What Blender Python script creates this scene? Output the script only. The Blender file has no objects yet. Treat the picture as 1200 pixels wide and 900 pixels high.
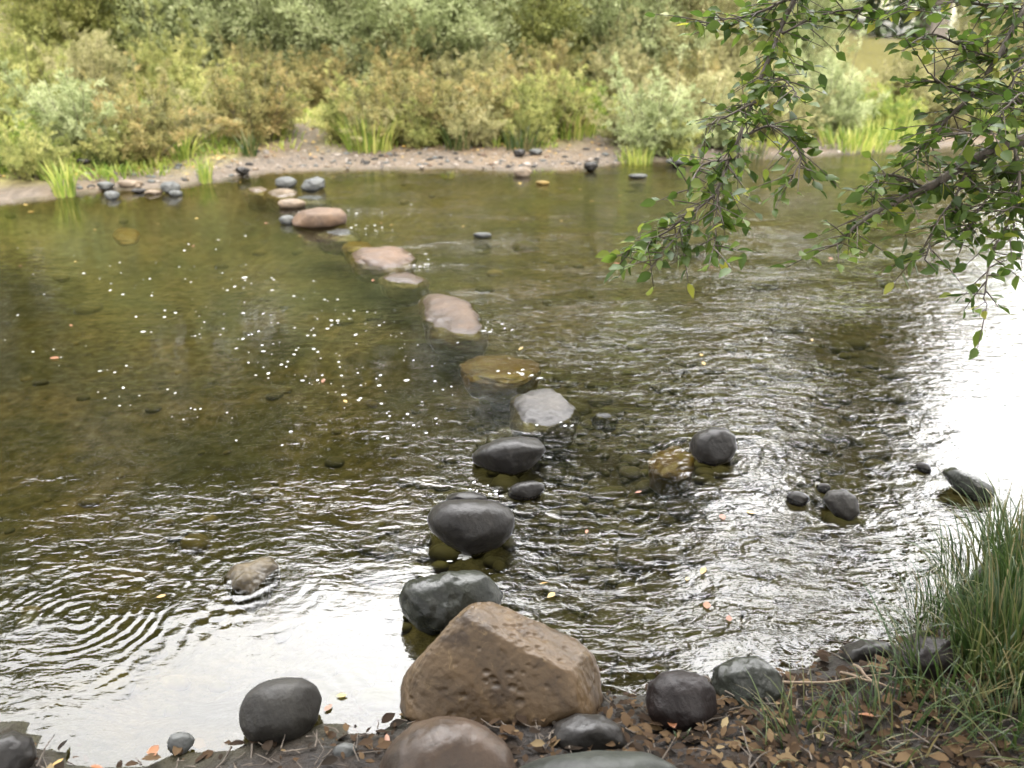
import bpy, bmesh, math, random
import numpy as np
from mathutils import Vector, Matrix, noise as mnoise

random.seed(7)
rng = np.random.default_rng(7)
scene = bpy.context.scene
COL = scene.collection

# ------------------------------------------------------------------ camera
CAM_H, PITCH, F = 1.75, math.radians(24.0), 1005.0
cd = bpy.data.cameras.new('camera'); cam = bpy.data.objects.new('camera', cd); COL.objects.link(cam)
cam.location = (0, 0, CAM_H); cam.rotation_euler = (math.pi/2-PITCH, 0, 0)
cd.sensor_width = 36.0; cd.lens = 36.0*F/1200.0; cd.clip_end = 600; cd.clip_start = 0.05
cd.dof.use_dof = True; cd.dof.focus_distance = 2.7; cd.dof.aperture_fstop = 2.6
scene.camera = cam
RIGHT = np.array([1., 0, 0]); FWD = np.array([0, math.cos(PITCH), -math.sin(PITCH)]); UP = np.array([0, math.sin(PITCH), math.cos(PITCH)])
CP = np.array([0, 0, CAM_H])

def ray(u, v):
    return FWD + RIGHT*(u-600)/F + UP*(450-v)/F          # forward depth 1
def at(u, v, z=0.0):
    d = ray(u, v); t = (z-CAM_H)/d[2]
    return CP + d*t
def pd(u, v, depth):
    return CP + ray(u, v)*depth

# ------------------------------------------------------------------ tagging
def tag(o, label=None, cat=None, group=None, kind=None):
    if label: o['label'] = label
    if cat: o['category'] = cat
    if group: o['group'] = group
    if kind: o['kind'] = kind
    return o
def link(name, me, mat=None, parent=None):
    o = bpy.data.objects.new(name, me); COL.objects.link(o)
    if mat is not None: me.materials.append(mat)
    if parent is not None: o.parent = parent
    return o
def empty(name, loc, label, cat, group=None):
    o = bpy.data.objects.new(name, None); COL.objects.link(o); o.location = loc
    o.empty_display_size = .1
    return tag(o, label, cat, group)

def mesh_arrays(name, V, faces, smooth=True, attrs=None):
    """V (n,3); faces: list of (m,k) int arrays"""
    me = bpy.data.meshes.new(name)
    V = np.asarray(V, np.float32)
    me.vertices.add(len(V)); me.vertices.foreach_set('co', V.ravel())
    if not isinstance(faces, list): faces = [faces]
    faces = [np.asarray(f, np.int32) for f in faces if len(f)]
    idx = np.concatenate([f.ravel() for f in faces])
    tot = np.concatenate([np.full(len(f), f.shape[1], np.int32) for f in faces])
    start = np.concatenate([[0], np.cumsum(tot)[:-1]]).astype(np.int32)
    me.loops.add(len(idx)); me.loops.foreach_set('vertex_index', idx)
    me.polygons.add(len(tot)); me.polygons.foreach_set('loop_start', start)
    me.polygons.foreach_set('use_smooth', np.full(len(tot), smooth, bool))
    for k, a in (attrs or {}).items():
        at_ = me.attributes.new(k, 'FLOAT', 'POINT'); at_.data.foreach_set('value', np.asarray(a, np.float32))
    me.update(calc_edges=True); me.validate()
    return me

# ------------------------------------------------------------------ node helpers
class NT:
    def __init__(s, nt): s.t = nt; nt.nodes.clear()
    def n(s, typ, **kw):
        nd = s.t.nodes.new(typ); ins = {}
        for k, v in kw.items():
            if k.startswith('_'): ins[k[1:]] = v
            else: setattr(nd, k, v)
        for k, v in ins.items():
            sk = nd.inputs[int(k)] if k.isdigit() else nd.inputs[k]
            if isinstance(v, bpy.types.NodeSocket): s.t.links.new(v, sk)
            else: sk.default_value = v
        return nd
    def math(s, op, a, b=0.0, clamp=False):
        return s.n('ShaderNodeMath', operation=op, use_clamp=clamp, _0=a, _1=b).outputs[0]
    def mix(s, f, a, b, blend='MIX'):
        nd = s.t.nodes.new('ShaderNodeMix'); nd.data_type = 'RGBA'; nd.blend_type = blend
        for sk, v in ((nd.inputs[0], f), (nd.inputs[6], a), (nd.inputs[7], b)):
            if isinstance(v, bpy.types.NodeSocket): s.t.links.new(v, sk)
            else: sk.default_value = v
        return nd.outputs[2]
    def ramp(s, f, stops, interp='LINEAR'):
        nd = s.n('ShaderNodeValToRGB', _0=f); r = nd.color_ramp; r.interpolation = interp
        while len(r.elements) < len(stops): r.elements.new(.5)
        for e, (p, c) in zip(r.elements, stops): e.position = p; e.color = c if len(c) == 4 else (*c, 1)
        return nd.outputs[0]
    def noise(s, vec, scale, detail=4, rough=.55, dist=0.0):
        return s.n('ShaderNodeTexNoise', _Vector=vec, _Scale=scale, _Detail=detail, _Roughness=rough, _Distortion=dist).outputs['Fac']
    def attr(s, name): return s.n('ShaderNodeAttribute', attribute_name=name).outputs['Fac']
    def maprange(s, v, a, b, c=0., d=1.): return s.n('ShaderNodeMapRange', _0=v, _1=a, _2=b, _3=c, _4=d).outputs[0]
def c4(c): return (c[0], c[1], c[2], 1)
def newmat(name):
    m = bpy.data.materials.new(name); m.use_nodes = True
    return m, NT(m.node_tree)
def finish(N, shader): N.n('ShaderNodeOutputMaterial', _Surface=shader)

def rock_mat(name, a, b, c=None, rough=.6, pits=0.0, scale=9., coat=0.0, bump=.006, spec=.3):
    m, N = newmat(name)
    geo = N.n('ShaderNodeTexCoord').outputs['Object']
    n1 = N.noise(geo, scale*.5, 5, .6); n2 = N.noise(geo, scale*6, 4, .7); n3 = N.noise(geo, scale*1.7, 3, .5, .6)
    col = N.mix(N.maprange(n1, .3, .7), c4(a), c4(b))
    if c: col = N.mix(N.maprange(n3, .52, .66), col, c4(c))
    col = N.mix(N.maprange(n2, .35, .75, 0, .45), col, c4([x*.45 for x in a]))
    n4 = N.noise(geo, scale*.28, 4, .65, .8)
    col = N.mix(N.maprange(n4, .42, .60, 0, .8), col, c4([a[0]*1.75, a[1]*1.72, a[2]*1.6]))
    n5 = N.noise(geo, scale*2.6, 5, .7, 1.2)
    col = N.mix(N.maprange(n5, .58, .70, 0, .65), col, c4([b[0]*1.9, b[1]*1.95, b[2]*1.8]))
    wp = N.n('ShaderNodeSeparateXYZ', _0=N.n('ShaderNodeNewGeometry').outputs['Position']).outputs[2]
    wet = N.maprange(N.math('ADD', wp, N.math('MULTIPLY', n1, .05)), .050, .040)          # splash line
    col = N.mix(N.math('MULTIPLY', wet, .55), col, c4([x*.35 for x in a]))
    h = N.math('ADD', N.math('MULTIPLY', n2, .16), N.math('ADD', N.math('MULTIPLY', n1, 1.0), N.math('MULTIPLY', n4, 1.2)))
    if pits:
        vo = N.n('ShaderNodeTexVoronoi', _Vector=geo, _Scale=scale*3.2, _Randomness=1.0, _Detail=1.0).outputs['Distance']
        pk = N.math('MULTIPLY', N.maprange(vo, .12, .34, 1, 0), N.maprange(n3, .46, .58))
        h = N.math('SUBTRACT', h, N.math('MULTIPLY', pk, pits))
        col = N.mix(N.math('MULTIPLY', pk, .35), col, c4([x*.5 for x in a]))
    bp = N.n('ShaderNodeBump', _Strength=1.0, _Distance=bump, _Height=h).outputs[0]
    rr = N.math('SUBTRACT', N.maprange(n1, .3, .7, rough-.12, rough+.12), N.math('MULTIPLY', wet, .2), True)
    p = N.n('ShaderNodeBsdfPrincipled'); L = N.t.links
    L.new(col, p.inputs['Base Color']); L.new(rr, p.inputs['Roughness']); L.new(bp, p.inputs['Normal'])
    p.inputs['Specular IOR Level'].default_value = spec
    p.inputs['Coat Weight'].default_value = coat; p.inputs['Coat Roughness'].default_value = .22
    finish(N, p.outputs[0]); return m

def leaf_mat(name, stops, rough=.5, trans=.3, spec=.5, var=.25):
    """stops colour along the per-leaf 'tone' attribute"""
    m, N = newmat(name)
    t = N.attr('tone')
    pos = N.n('ShaderNodeTexCoord').outputs['Object']
    nn = N.noise(pos, 2.6, 3, .5)
    f = N.math('ADD', t, N.maprange(nn, .3, .7, -var, var), True)
    k = len(stops)-1
    col = N.ramp(f, [(i/k, s) for i, s in enumerate(stops)])
    p = N.n('ShaderNodeBsdfPrincipled'); L = N.t.links
    L.new(col, p.inputs['Base Color']); p.inputs['Roughness'].default_value = rough
    p.inputs['Specular IOR Level'].default_value = spec
    tr = N.n('ShaderNodeBsdfTranslucent', _Color=col)
    mx = N.n('ShaderNodeMixShader', _0=trans); L.new(p.outputs[0], mx.inputs[1]); L.new(tr.outputs[0], mx.inputs[2])
    finish(N, mx.outputs[0]); return m

def bark_mat(name, a, b):
    m, N = newmat(name)
    pos = N.n('ShaderNodeTexCoord').outputs['Object']
    mp = N.n('ShaderNodeMapping', _Vector=pos); mp.inputs['Scale'].default_value = (1, 1, .25)
    n1 = N.noise(mp.outputs[0], 30, 5, .65)
    col = N.mix(N.maprange(n1, .35, .65), c4(a), c4(b))
    bp = N.n('ShaderNodeBump', _Distance=.006, _Height=n1).outputs[0]
    p = N.n('ShaderNodeBsdfPrincipled'); N.t.links.new(col, p.inputs['Base Color']); N.t.links.new(bp, p.inputs['Normal'])
    p.inputs['Roughness'].default_value = .8
    finish(N, p.outputs[0]); return m

# ------------------------------------------------------------------ river outline (world)
near_px = [(-420, 905), (-150, 884), (0, 868), (130, 880), (240, 872), (330, 862), (430, 872), (480, 838), (600, 826), (700, 812), (770, 806),
           (850, 788), (960, 768), (1040, 748), (1085, 712), (1130, 664), (1190, 618), (1300, 590), (1600, 540)]
far_px = [(-500, 292), (-200, 262), (0, 240), (70, 232), (130, 224), (210, 219), (260, 212), (310, 203), (420, 199), (520, 197), (600, 201), (690, 197),
          (740, 190), (800, 191), (870, 186), (960, 183), (1040, 178), (1120, 171), (1250, 166), (1500, 156)]
NP = np.array([at(*p)[:2] for p in near_px]); FP = np.array([at(*p)[:2] for p in far_px])
NP = NP[np.argsort(NP[:, 0])]; FP = FP[np.argsort(FP[:, 0])]
def lin(x, P):
    y = np.interp(x, P[:, 0], P[:, 1])
    s0 = (P[2, 1]-P[0, 1])/(P[2, 0]-P[0, 0]); s1 = (P[-1, 1]-P[-3, 1])/(P[-1, 0]-P[-3, 0])
    y = np.where(x < P[0, 0], P[0, 1]+(x-P[0, 0])*np.clip(s0, -.5, .5), y)
    return np.where(x > P[-1, 0], P[-1, 1]+(x-P[-1, 0])*np.clip(s1, -.35, .35), y)

_tab = rng.random((64, 64, 2))
def vnoise(x, y, s, ch=0):
    X, Y = x*s, y*s; i, j = np.floor(X).astype(int), np.floor(Y).astype(int); fx, fy = X-i, Y-j
    fx, fy = fx*fx*(3-2*fx), fy*fy*(3-2*fy); T = _tab[:, :, ch]
    a, b, c, d = T[i % 64, j % 64], T[(i+1) % 64, j % 64], T[i % 64, (j+1) % 64], T[(i+1) % 64, (j+1) % 64]
    return (a*(1-fx)+b*fx)*(1-fy)+(c*(1-fx)+d*fx)*fy-.5
def fbm(x, y, s, o=4, ch=0):
    r = 0; a = 1.
    for k in range(o): r = r+a*vnoise(x+k*7.3, y-k*3.1, s*2**k, ch); a *= .5
    return r
def sst(a, b, x):
    t = np.clip((x-a)/(b-a), 0, 1); return t*t*(3-2*t)

def height(x, y):
    x = np.asarray(x, float); y = np.asarray(y, float)
    yn = lin(x, NP)+.10*fbm(x, y*0, 3., 5)+.05*fbm(x, y, 6., 3); yf = lin(x, FP)+.16*fbm(x, y*0+9, 1.6)
    dn = yn-y; df = y-yf                                     # >0 on land
    near = .012+.20*(1-np.exp(-np.maximum(dn, 0)/.5))+.05*np.maximum(dn, 0)
    near = near+.035*fbm(x, y, 5., 4)*sst(0, .25, dn)
    far = .02+.055*np.maximum(df, 0)+.018*np.maximum(df-3.5, 0)**1.35
    far = np.minimum(far, 9+.03*df)+.05*fbm(x, y, 1.4, 4)*sst(.1, 1.2, df)
    deep = .20+.24*sst(1.2, -2.2, x+.25*(y-4.))               # deeper pool upstream (left)
    w = sst(0, .75, -dn)*sst(0, 2.2, -df)
    bed = -(.03*(1-w)+deep*w)+.05*fbm(x, y, 1.1, 4)*w+.035*fbm(x, y, 5, 3)*w
    bed = np.minimum(bed, -.004)
    z = np.where(dn > 0, near, np.where(df > 0, far, bed))
    return z, dn, df

def axis(lo, hi, flo, fhi, fine, grow=1.22):
    a = list(np.arange(flo, fhi+1e-6, fine)); s = fine; p = fhi
    while p < hi: s *= grow; p += s; a.append(p)
    s = fine; p = flo; pre = []
    while p > lo: s *= grow; p -= s; pre.append(p)
    return np.array(pre[::-1]+a)
def grid(xs, ys):
    X, Y = np.meshgrid(xs, ys); nx, ny = len(xs), len(ys)
    i = np.arange(nx*ny).reshape(ny, nx)
    Fq = np.stack([i[:-1, :-1], i[:-1, 1:], i[1:, 1:], i[1:, :-1]], -1).reshape(-1, 4)
    return X.ravel(), Y.ravel(), Fq

# ------------------------------------------------------------------ ground
X, Y, Fq = grid(axis(-150, 150, -8, 8, .05), axis(-40, 260, .2, 14, .05))
Z, DN, DF = height(X, Y)
PATH = np.maximum(np.exp(-((X-at(360, 168)[0])/.34)**2)*sst(4.0, 2.8, DF), np.exp(-((X-at(700, 168)[0]-.12*DF)/.45)**2)*sst(2.6, 1.9, DF))
me = mesh_arrays('ground', np.stack([X, Y, Z], 1), Fq, attrs={
    'near_bank': sst(-.05, .12, DN), 'far_bank': sst(-.12, .10, DF+.12*fbm(X, Y, 3.)),
    'meadow': sst(.8, 2.1, DF+.8*fbm(X, Y, 1.2)+.55*sst(-1, -4, X))*(1-.9*np.clip(PATH*1.5, 0, 1)), 'bed_shade': sst(-1.2, .4, X+.5*fbm(X, Y, .8))*sst(6.0, 3.6, Y+.8*fbm(X, Y, .7))})
gm, N = newmat('riverbank_soil')
pos = N.n('ShaderNodeNewGeometry').outputs['Position']
nA = N.noise(pos, 1.5, 5, .58, .5); nB = N.noise(pos, 14, 5, .65); nC = N.noise(pos, 60, 3, .6); nD = N.noise(pos, .6, 4, .6)
bed = N.ramp(nA, [(.28, (0.0080, 0.0112, 0.0032)), (.44, (0.0256, 0.0264, 0.0072)), (.56, (0.0448, 0.0376, 0.0120)), (.72, (0.0680, 0.0528, 0.0200))])
bed = N.mix(N.maprange(nB, .4, .7), bed, (0.0120, 0.0120, 0.0056, 1))
bed = N.mix(N.math('MULTIPLY', N.attr('bed_shade'), .8), bed, N.ramp(nB, [(.3, (0.0080, 0.0080, 0.0064, 1)), (.7, (0.0272, 0.0240, 0.0176, 1))]))  # shade and dark tree reflection painted into the near-right bed colour
sand = N.ramp(nB, [(.25, (0.0400, 0.0320, 0.0232)), (.5, (0.0840, 0.0664, 0.0496)), (.75, (0.1320, 0.1064, 0.0824))])
sand = N.mix(N.maprange(nD, .48, .62, 0, .5), sand, (0.1280, 0.0840, 0.0400, 1))
mea = N.ramp(nB, [(.25, (.045, .042, .015)), (.5, (.11, .10, .032)), (.75, (.24, .22, .065))])
mud = N.ramp(nB, [(.25, (0.0043, 0.0036, 0.0029)), (.5, (0.0108, 0.0079, 0.0058)), (.75, (0.0245, 0.0180, 0.0130))])
mud = N.mix(N.maprange(nC, .5, .7, 0, .5), mud, (0.0288, 0.0216, 0.0158, 1))
col = N.mix(N.attr('far_bank'), bed, sand); col = N.mix(N.attr('meadow'), col, mea); col = N.mix(N.attr('near_bank'), col, mud)
hh = N.math('ADD', nB, N.math('MULTIPLY', nC, .4))
p = N.n('ShaderNodeBsdfPrincipled'); L = N.t.links
p.inputs['Specular IOR Level'].default_value = .25; L.new(col, p.inputs['Base Color']); L.new(N.maprange(nB, .35, .65, .5, .95), p.inputs['Roughness'])
L.new(N.n('ShaderNodeBump', _Distance=.02, _Height=hh).outputs[0], p.inputs['Normal'])
finish(N, p.outputs[0])
tag(link('ground', me, gm), kind='structure')

# ------------------------------------------------------------------ water
amp_px = [(100, 350, 0.088), (300, 300, 0.083), (450, 420, 0.099), (200, 480, 0.165), (50, 500, 0.234), (350, 560, 0.275), (430, 520, 0.289), (300, 640, 0.195), (430, 700, 0.048), (250, 800, 0.054), (400, 760, 0.054), (180, 780, 0.072), (40, 800, 0.263), (150, 620, 0.375), (600, 690, 0.81), (750, 720, 0.752), (620, 560, 0.657), (750, 580, 0.639), (850, 450, 0.94), (700, 400, 1.305), (600, 340, 0.941), (550, 300, 0.99), (480, 250, 0.574), (700, 280, 0.835), (950, 330, 1.044), (1100, 350, 0.459), (900, 230, 0.574), (1050, 200, 0.47), (600, 220, 0.297), (250, 230, 0.088), (950, 600, 0.454), (1050, 560, 0.413), (1100, 450, 0.31), (930, 700, 0.601), (800, 780, 0.338), (100, 255, 0.077), (520, 460, 0.338), (450, 350, 0.133), (480, 600, 0.188), (330, 380, 0.083), (200, 400, 0.094), (100, 430, 0.133), (300, 720, 0.05), (460, 640, 0.15), (200, 720, 0.1), (1000, 420, 0.345), (820, 620, 0.438), (780, 680, 0.438), (930, 650, 0.626)]
AP = np.array([at(u, v)[:2] for u, v, a in amp_px]); AV = np.array([a for *_, a in amp_px])
X, Y, Fq = grid(axis(-150, 150, -8, 8, .08), axis(-6, 60, .8, 13, .06))
Zg, DN, DF = height(X, Y)
r2 = ((X[:, None]-AP[None, :, 0])**2+(Y[:, None]-AP[None, :, 1])**2)/(.15+.04*Y[:, None]**2)
wt = 1/(r2+.02)**1.6
AMP = (wt*AV).sum(1)/wt.sum(1)
keep_v = (Zg < .09) | (np.abs(X) > 9)
fk = keep_v[Fq].any(1) & (DN[Fq].min(1) < .5) & (DF[Fq].min(1) < 1.0)
used = np.unique(Fq[fk]); remap = -np.ones(len(X), int); remap[used] = np.arange(len(used))
me = mesh_arrays('river_water', np.stack([X, Y, X*0], 1)[used], remap[Fq[fk]], attrs={'amp': AMP[used]})
wm, N = newmat('clear_river_water')
pos = N.n('ShaderNodeNewGeometry').outputs['Position']
def ring(u, v, lam, reach, a):
    c = at(u, v)
    dn = N.n('ShaderNodeVectorMath', operation='DISTANCE', _0=pos, _1=(c[0], c[1], 0)).outputs['Value']
    wob = N.math('MULTIPLY', N.noise(pos, 4, 3, .55), .14)
    ph = N.math('MULTIPLY', N.math('ADD', dn, wob), 2*math.pi/lam)
    env = N.math('MULTIPLY', N.math('MULTIPLY', N.maprange(dn, reach*.15, reach, 1, 0), N.maprange(N.noise(pos, 6, 2, .5), .38, .62)), a)
    return N.math('MULTIPLY', N.math('SINE', ph), env)
def wnoise(rot, sx, sy, scale, detail, rough, dist=0.):
    mp = N.n('ShaderNodeMapping', _Vector=pos); mp.inputs['Rotation'].default_value = (0, 0, rot); mp.inputs['Scale'].default_value = (sx, sy, 1)
    return N.math('SUBTRACT', N.noise(mp.outputs[0], scale, detail, rough, dist), .5)
amp = N.math('MULTIPLY', N.attr('amp'), N.maprange(wnoise(.3, .6, 1.5, 1.6, 2, .5, .8), -.22, .22, .35, 1.45))
h = N.math('MULTIPLY', wnoise(.5, .75, 1.4, 5.5, 2, .5, .4), .022)
h = N.math('ADD', h, N.math('MULTIPLY', wnoise(.25, .7, 1.5, 17, 2.5, .55, .6), .012))
h = N.math('ADD', h, N.math('MULTIPLY', wnoise(-.3, .8, 1.3, 46, 2, .5, .3), .0036))
h = N.math('MULTIPLY', h, amp)
for r_ in ((95, 722, .046, .50, .0009), (20, 690, .06, .4, .0006), (190, 700, .07, .45, .0004), (292, 680, .06, .4, .0005), (330, 830, .05, .3, .0003), (545, 640, .05, .35, .0006), (835, 535, .06, .45, .0009)):
    h = N.math('ADD', h, ring(*r_))
bp = N.n('ShaderNodeBump', _Strength=1.0, _Distance=1.0, _Height=h).outputs[0]
fr = N.n('ShaderNodeFresnel', _IOR=1.40, _Normal=bp).outputs[0]
gl = N.n('ShaderNodeBsdfGlossy', _Color=(1, 1, 1, 1), _Roughness=.045, _Normal=bp)
tr = N.n('ShaderNodeBsdfTransparent', _Color=(.72, .68, .43, 1))
mx = N.n('ShaderNodeMixShader', _0=fr); N.t.links.new(tr.outputs[0], mx.inputs[1]); N.t.links.new(gl.outputs[0], mx.inputs[2])
finish(N, mx.outputs[0])
tag(link('river_water', me, wm), kind='structure')

# ------------------------------------------------------------------ rocks
M = {
 'basalt': rock_mat('dark_wet_basalt', (0.0099, 0.0089, 0.0080), (0.0158, 0.0137, 0.0121), rough=.42, bump=.012, coat=.0),
 'brownstone': rock_mat('brown_pitted_boulder', (0.0508, 0.0326, 0.0169), (0.0768, 0.0521, 0.0287), (0.0326, 0.0209, 0.0117), rough=.46, scale=9, bump=.014, coat=.0),
 'greybrown': rock_mat('grey_brown_boulder', (0.0325, 0.0212, 0.0144), (0.0458, 0.0325, 0.0230), (0.0229, 0.0162, 0.0121), rough=.42, scale=8, bump=.014, coat=.0),
 'greenrock': rock_mat('green_grey_wet_stone', (0.0152, 0.0168, 0.0133), (0.0189, 0.0202, 0.0162), (0.0073, 0.0085, 0.0064), rough=.3, scale=10, bump=.018, coat=.1),
 'maroon': rock_mat('dark_maroon_stone', (0.0063, 0.0040, 0.0038), (0.0103, 0.0069, 0.0063), rough=.5, scale=14, bump=.014),
 'darkgreen': rock_mat('dark_green_stone', (.016, .018, .015), (.027, .029, .024), (.012, .013, .011), rough=.5, scale=9, bump=.012),
 'greystone': rock_mat('mid_grey_stone', (0.0136, 0.0126, 0.0109), (0.0209, 0.0187, 0.0161), rough=.55, scale=12, bump=.012),
 'pink': rock_mat('pinkish_river_stone', (0.0704, 0.0453, 0.0301), (0.1035, 0.0712, 0.0502), (0.0828, 0.0604, 0.0460), rough=.6, scale=7, bump=.016, spec=.25),
 'pinkbrown': rock_mat('pinkish_brown_stone', (0.0554, 0.0378, 0.0260), (0.0814, 0.0573, 0.0417), (0.0651, 0.0488, 0.0378), rough=.6, scale=8, bump=.016, spec=.25),
 'ochre': rock_mat('ochre_submerged_stone', (0.1067, 0.0681, 0.0148), (0.1507, 0.1023, 0.0242), (0.0565, 0.0455, 0.0112), rough=.6, scale=8),
 'tan': rock_mat('pale_tan_stone', (0.0930, 0.0698, 0.0497), (0.1317, 0.1045, 0.0773), rough=.55, scale=9),
 'slate': rock_mat('blue_grey_stone', (0.0405, 0.0421, 0.0409), (0.0699, 0.0720, 0.0707), rough=.5, scale=9),
 'paleg': rock_mat('pale_grey_submerged_stone', (0.0524, 0.0485, 0.0452), (0.0767, 0.0707, 0.0666), (0.0404, 0.0363, 0.0323), rough=.6, scale=9, bump=.014, spec=.25),
 'taupe': rock_mat('taupe_stone', (0.0534, 0.0413, 0.0242), (0.0769, 0.0603, 0.0379), (0.0400, 0.0318, 0.0205), rough=.5, scale=10),
}
_ico = {}
def ico(sub):
    if sub not in _ico:
        bm = bmesh.new(); bmesh.ops.create_icosphere(bm, subdivisions=sub, radius=1)
        bm.verts.ensure_lookup_table()
        _ico[sub] = (np.array([v.co[:] for v in bm.verts]), np.array([[v.index for v in f.verts] for f in bm.faces])); bm.free()
    return _ico[sub]
def unit(v): return v/np.maximum(np.linalg.norm(v, axis=-1, keepdims=True), 1e-9)
def n3(P, s, seed):
    return np.array([mnoise.noise(Vector((p[0]*s+seed*3.7, p[1]*s-seed*1.3, p[2]*s+seed))) for p in P])

def dense(O, k=8):
    O = np.asarray(O, float); N_ = np.roll(O, -1, 0)
    return np.concatenate([O+(N_-O)*t for t in np.arange(k)/k])

def rock(name, outline, mat, label, z0=0.0, depth=.75, sink=.35, push=.3, expo=2.3, rough=.03, cat='stone', group=None, sub=5, seed=None, smooth=5., facets=(), pits=0):
    """boulder whose outline was traced in the photo; it stands at its own distance with its own thickness, its foot below ground or water"""
    O = np.array(outline, float); c = np.array([(O[:, 0].min()+O[:, 0].max())/2, (O[:, 1].min()+O[:, 1].max())/2])
    vb = O[:, 1].max(); ht = vb-O[:, 1].min()
    O2 = O.copy(); low = O2[:, 1] > c[1]; O2[low, 1] = c[1]+(O2[low, 1]-c[1])*(1+2*sink)
    base = at(c[0], vb, z0); dpt = base @ FWD - CP @ FWD
    r0 = (O[:, 0].max()-O[:, 0].min())/2*dpt/F
    D = depth*r0; dc = dpt+push*D
    C = pd(c[0], c[1], dc); w = ray(c[0], c[1]); w /= np.linalg.norm(w); u = RIGHT-w*(RIGHT@w); u /= np.linalg.norm(u); v = np.cross(u, w); v = v if v[2] > 0 else -v
    O2 = dense(O2)
    th = np.arctan2(c[1]-O2[:, 1], O2[:, 0]-c[0]); rr = np.hypot(O2[:, 0]-c[0], O2[:, 1]-c[1])*dc/F
    o = np.argsort(th); th, rr = th[o], rr[o]
    g = np.linspace(-math.pi, math.pi, 361)
    R = np.interp(g, np.concatenate([th-2*math.pi, th, th+2*math.pi]), np.tile(rr, 3))
    k = np.exp(-(np.arange(-14, 15)/smooth)**2); k /= k.sum(); R = np.convolve(np.concatenate([R[-29:-1], R, R[1:29]]), k, 'same')[28:-28]
    dirs, F3 = ico(sub); a = np.arctan2(dirs[:, 1], dirs[:, 0]); s = np.hypot(dirs[:, 0], dirs[:, 1])
    Re = np.interp(a, g, R)
    q = ((s/Re)**expo+(np.abs(dirs[:, 2])/D)**expo)**(-1/expo)
    sd = seed if seed is not None else sum(ord(ch) for ch in label) % 97
    q = q*(1+rough*2.*n3(dirs, 1.6, sd)*(.35+np.abs(dirs[:, 2]))+rough*.8*n3(dirs, 4.5, sd+5)+rough*.25*n3(dirs, 12, sd+9))
    P = dirs*q[:, None]
    fr_ = np.random.default_rng(sd+3); fl = list(facets)+[(unit(fr_.normal(size=3)*np.array([.8, 1, 1.2])), .86) for _ in range(5)]
    for nn_, hh_ in fl:
        nn_ = unit(np.asarray(nn_, float)); pr = P@nn_; lim_ = hh_*pr.max(); ex = np.maximum(pr-lim_, 0); soft = .06*pr.max()
        P = P-(ex*ex/(ex+soft))[:, None]*nn_*.92
    P = P*(1+rough*.35*n3(dirs, 7, sd+2)+rough*.3*n3(dirs, 17, sd+1))[:, None]
    if pits:
        pr_ = np.random.default_rng(5); dp = np.zeros(len(P)); cl_ = [unit(pr_.normal(size=3)*np.array([1, 1, .6])+np.array([0, 0, -.9])) for _ in range(9)]
        for _ in range(pits):
            dd = unit(cl_[pr_.integers(9)]+pr_.normal(0, .22, 3)) if pr_.random() < .8 else unit(pr_.normal(size=3)+np.array([0, 0, -.8]))
            k_ = int(np.argmax(dirs@dd)); R_ = pr_.uniform(.10, 1)**2*.011+.004; ds = np.linalg.norm((P-P[k_])*np.array([1, 1.5, 1]), axis=1)
            dp = np.maximum(dp, R_*.42*np.clip(1-(ds/R_)**2, 0, 1))
        P = P-unit(P)*dp[:, None]
    W = P[:, :1]*u+P[:, 1:2]*v+P[:, 2:]*w
    if z0 <= .03:
        cx = np.array([W[:, 0].mean(), W[:, 1].mean()]); t_ = np.clip((z0-.004-(C[2]+W[:, 2]))/(.8*r0), 0, 1)[:, None]; W[:, :2] = cx+(W[:, :2]-cx)*(1-.75*t_**.7)
    loc = C.copy(); foot = loc[2]+W[:, 2].min(); off = loc[2]-foot
    W[:, 2] += off; loc[2] = foot                               # origin at the foot of the stone
    me = mesh_arrays(name, W, F3)
    ob = link(name, me, M[mat]); ob.location = loc
    return tag(ob, label, cat, group)

def flat(name, outline, mat, label, top=.02, thick=.16, rough=.075, cat='stone', group=None, sub=5, expo=2.2):
    """low stone lying awash: its outline is laid on the water plane and it reaches from 'top' down to the bed"""
    Q = np.array([at(u, v, top*.5)[:2] for u, v in dense(outline)]); c = (Q.min(0)+Q.max(0))/2; Q = Q-c
    th = np.arctan2(Q[:, 1], Q[:, 0]); rr = np.hypot(Q[:, 0], Q[:, 1]); o = np.argsort(th); th, rr = th[o], rr[o]
    g = np.linspace(-math.pi, math.pi, 361); R = np.interp(g, np.concatenate([th-2*math.pi, th, th+2*math.pi]), np.tile(rr, 3))
    k = np.exp(-(np.arange(-14, 15)/4.)**2); k /= k.sum(); R = np.convolve(np.concatenate([R[-29:-1], R, R[1:29]]), k, 'same')[28:-28]
    dirs, F3 = ico(sub); s = np.hypot(dirs[:, 0], dirs[:, 1]); Re = np.interp(np.arctan2(dirs[:, 1], dirs[:, 0]), g, R); rm = R.mean()
    sd = sum(ord(ch) for ch in label) % 97
    q = ((s/(Re*1.06))**expo+(np.abs(dirs[:, 2])/(rm*.9))**expo)**(-1/expo)
    q = q*(1+rough*2*n3(dirs, 1.7, sd)+rough*n3(dirs, 4.5, sd+3)+rough*.3*n3(dirs, 12, sd+8))
    W = dirs*q[:, None]; z = W[:, 2]/np.abs(W[:, 2]).max(); up = min(max(top, 0)+.045, rm*.8)
    thick = min(thick, rm*1.3)
    W[:, 2] = np.where(z > 0, (top-up)+z*up, (top-up)+z*thick); foot = W[:, 2].min(); W[:, 2] -= foot
    ob = link(name, mesh_arrays(name, W, F3), M[mat]); ob.location = (c[0], c[1], foot)
    return tag(ob, label, cat, group)

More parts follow.
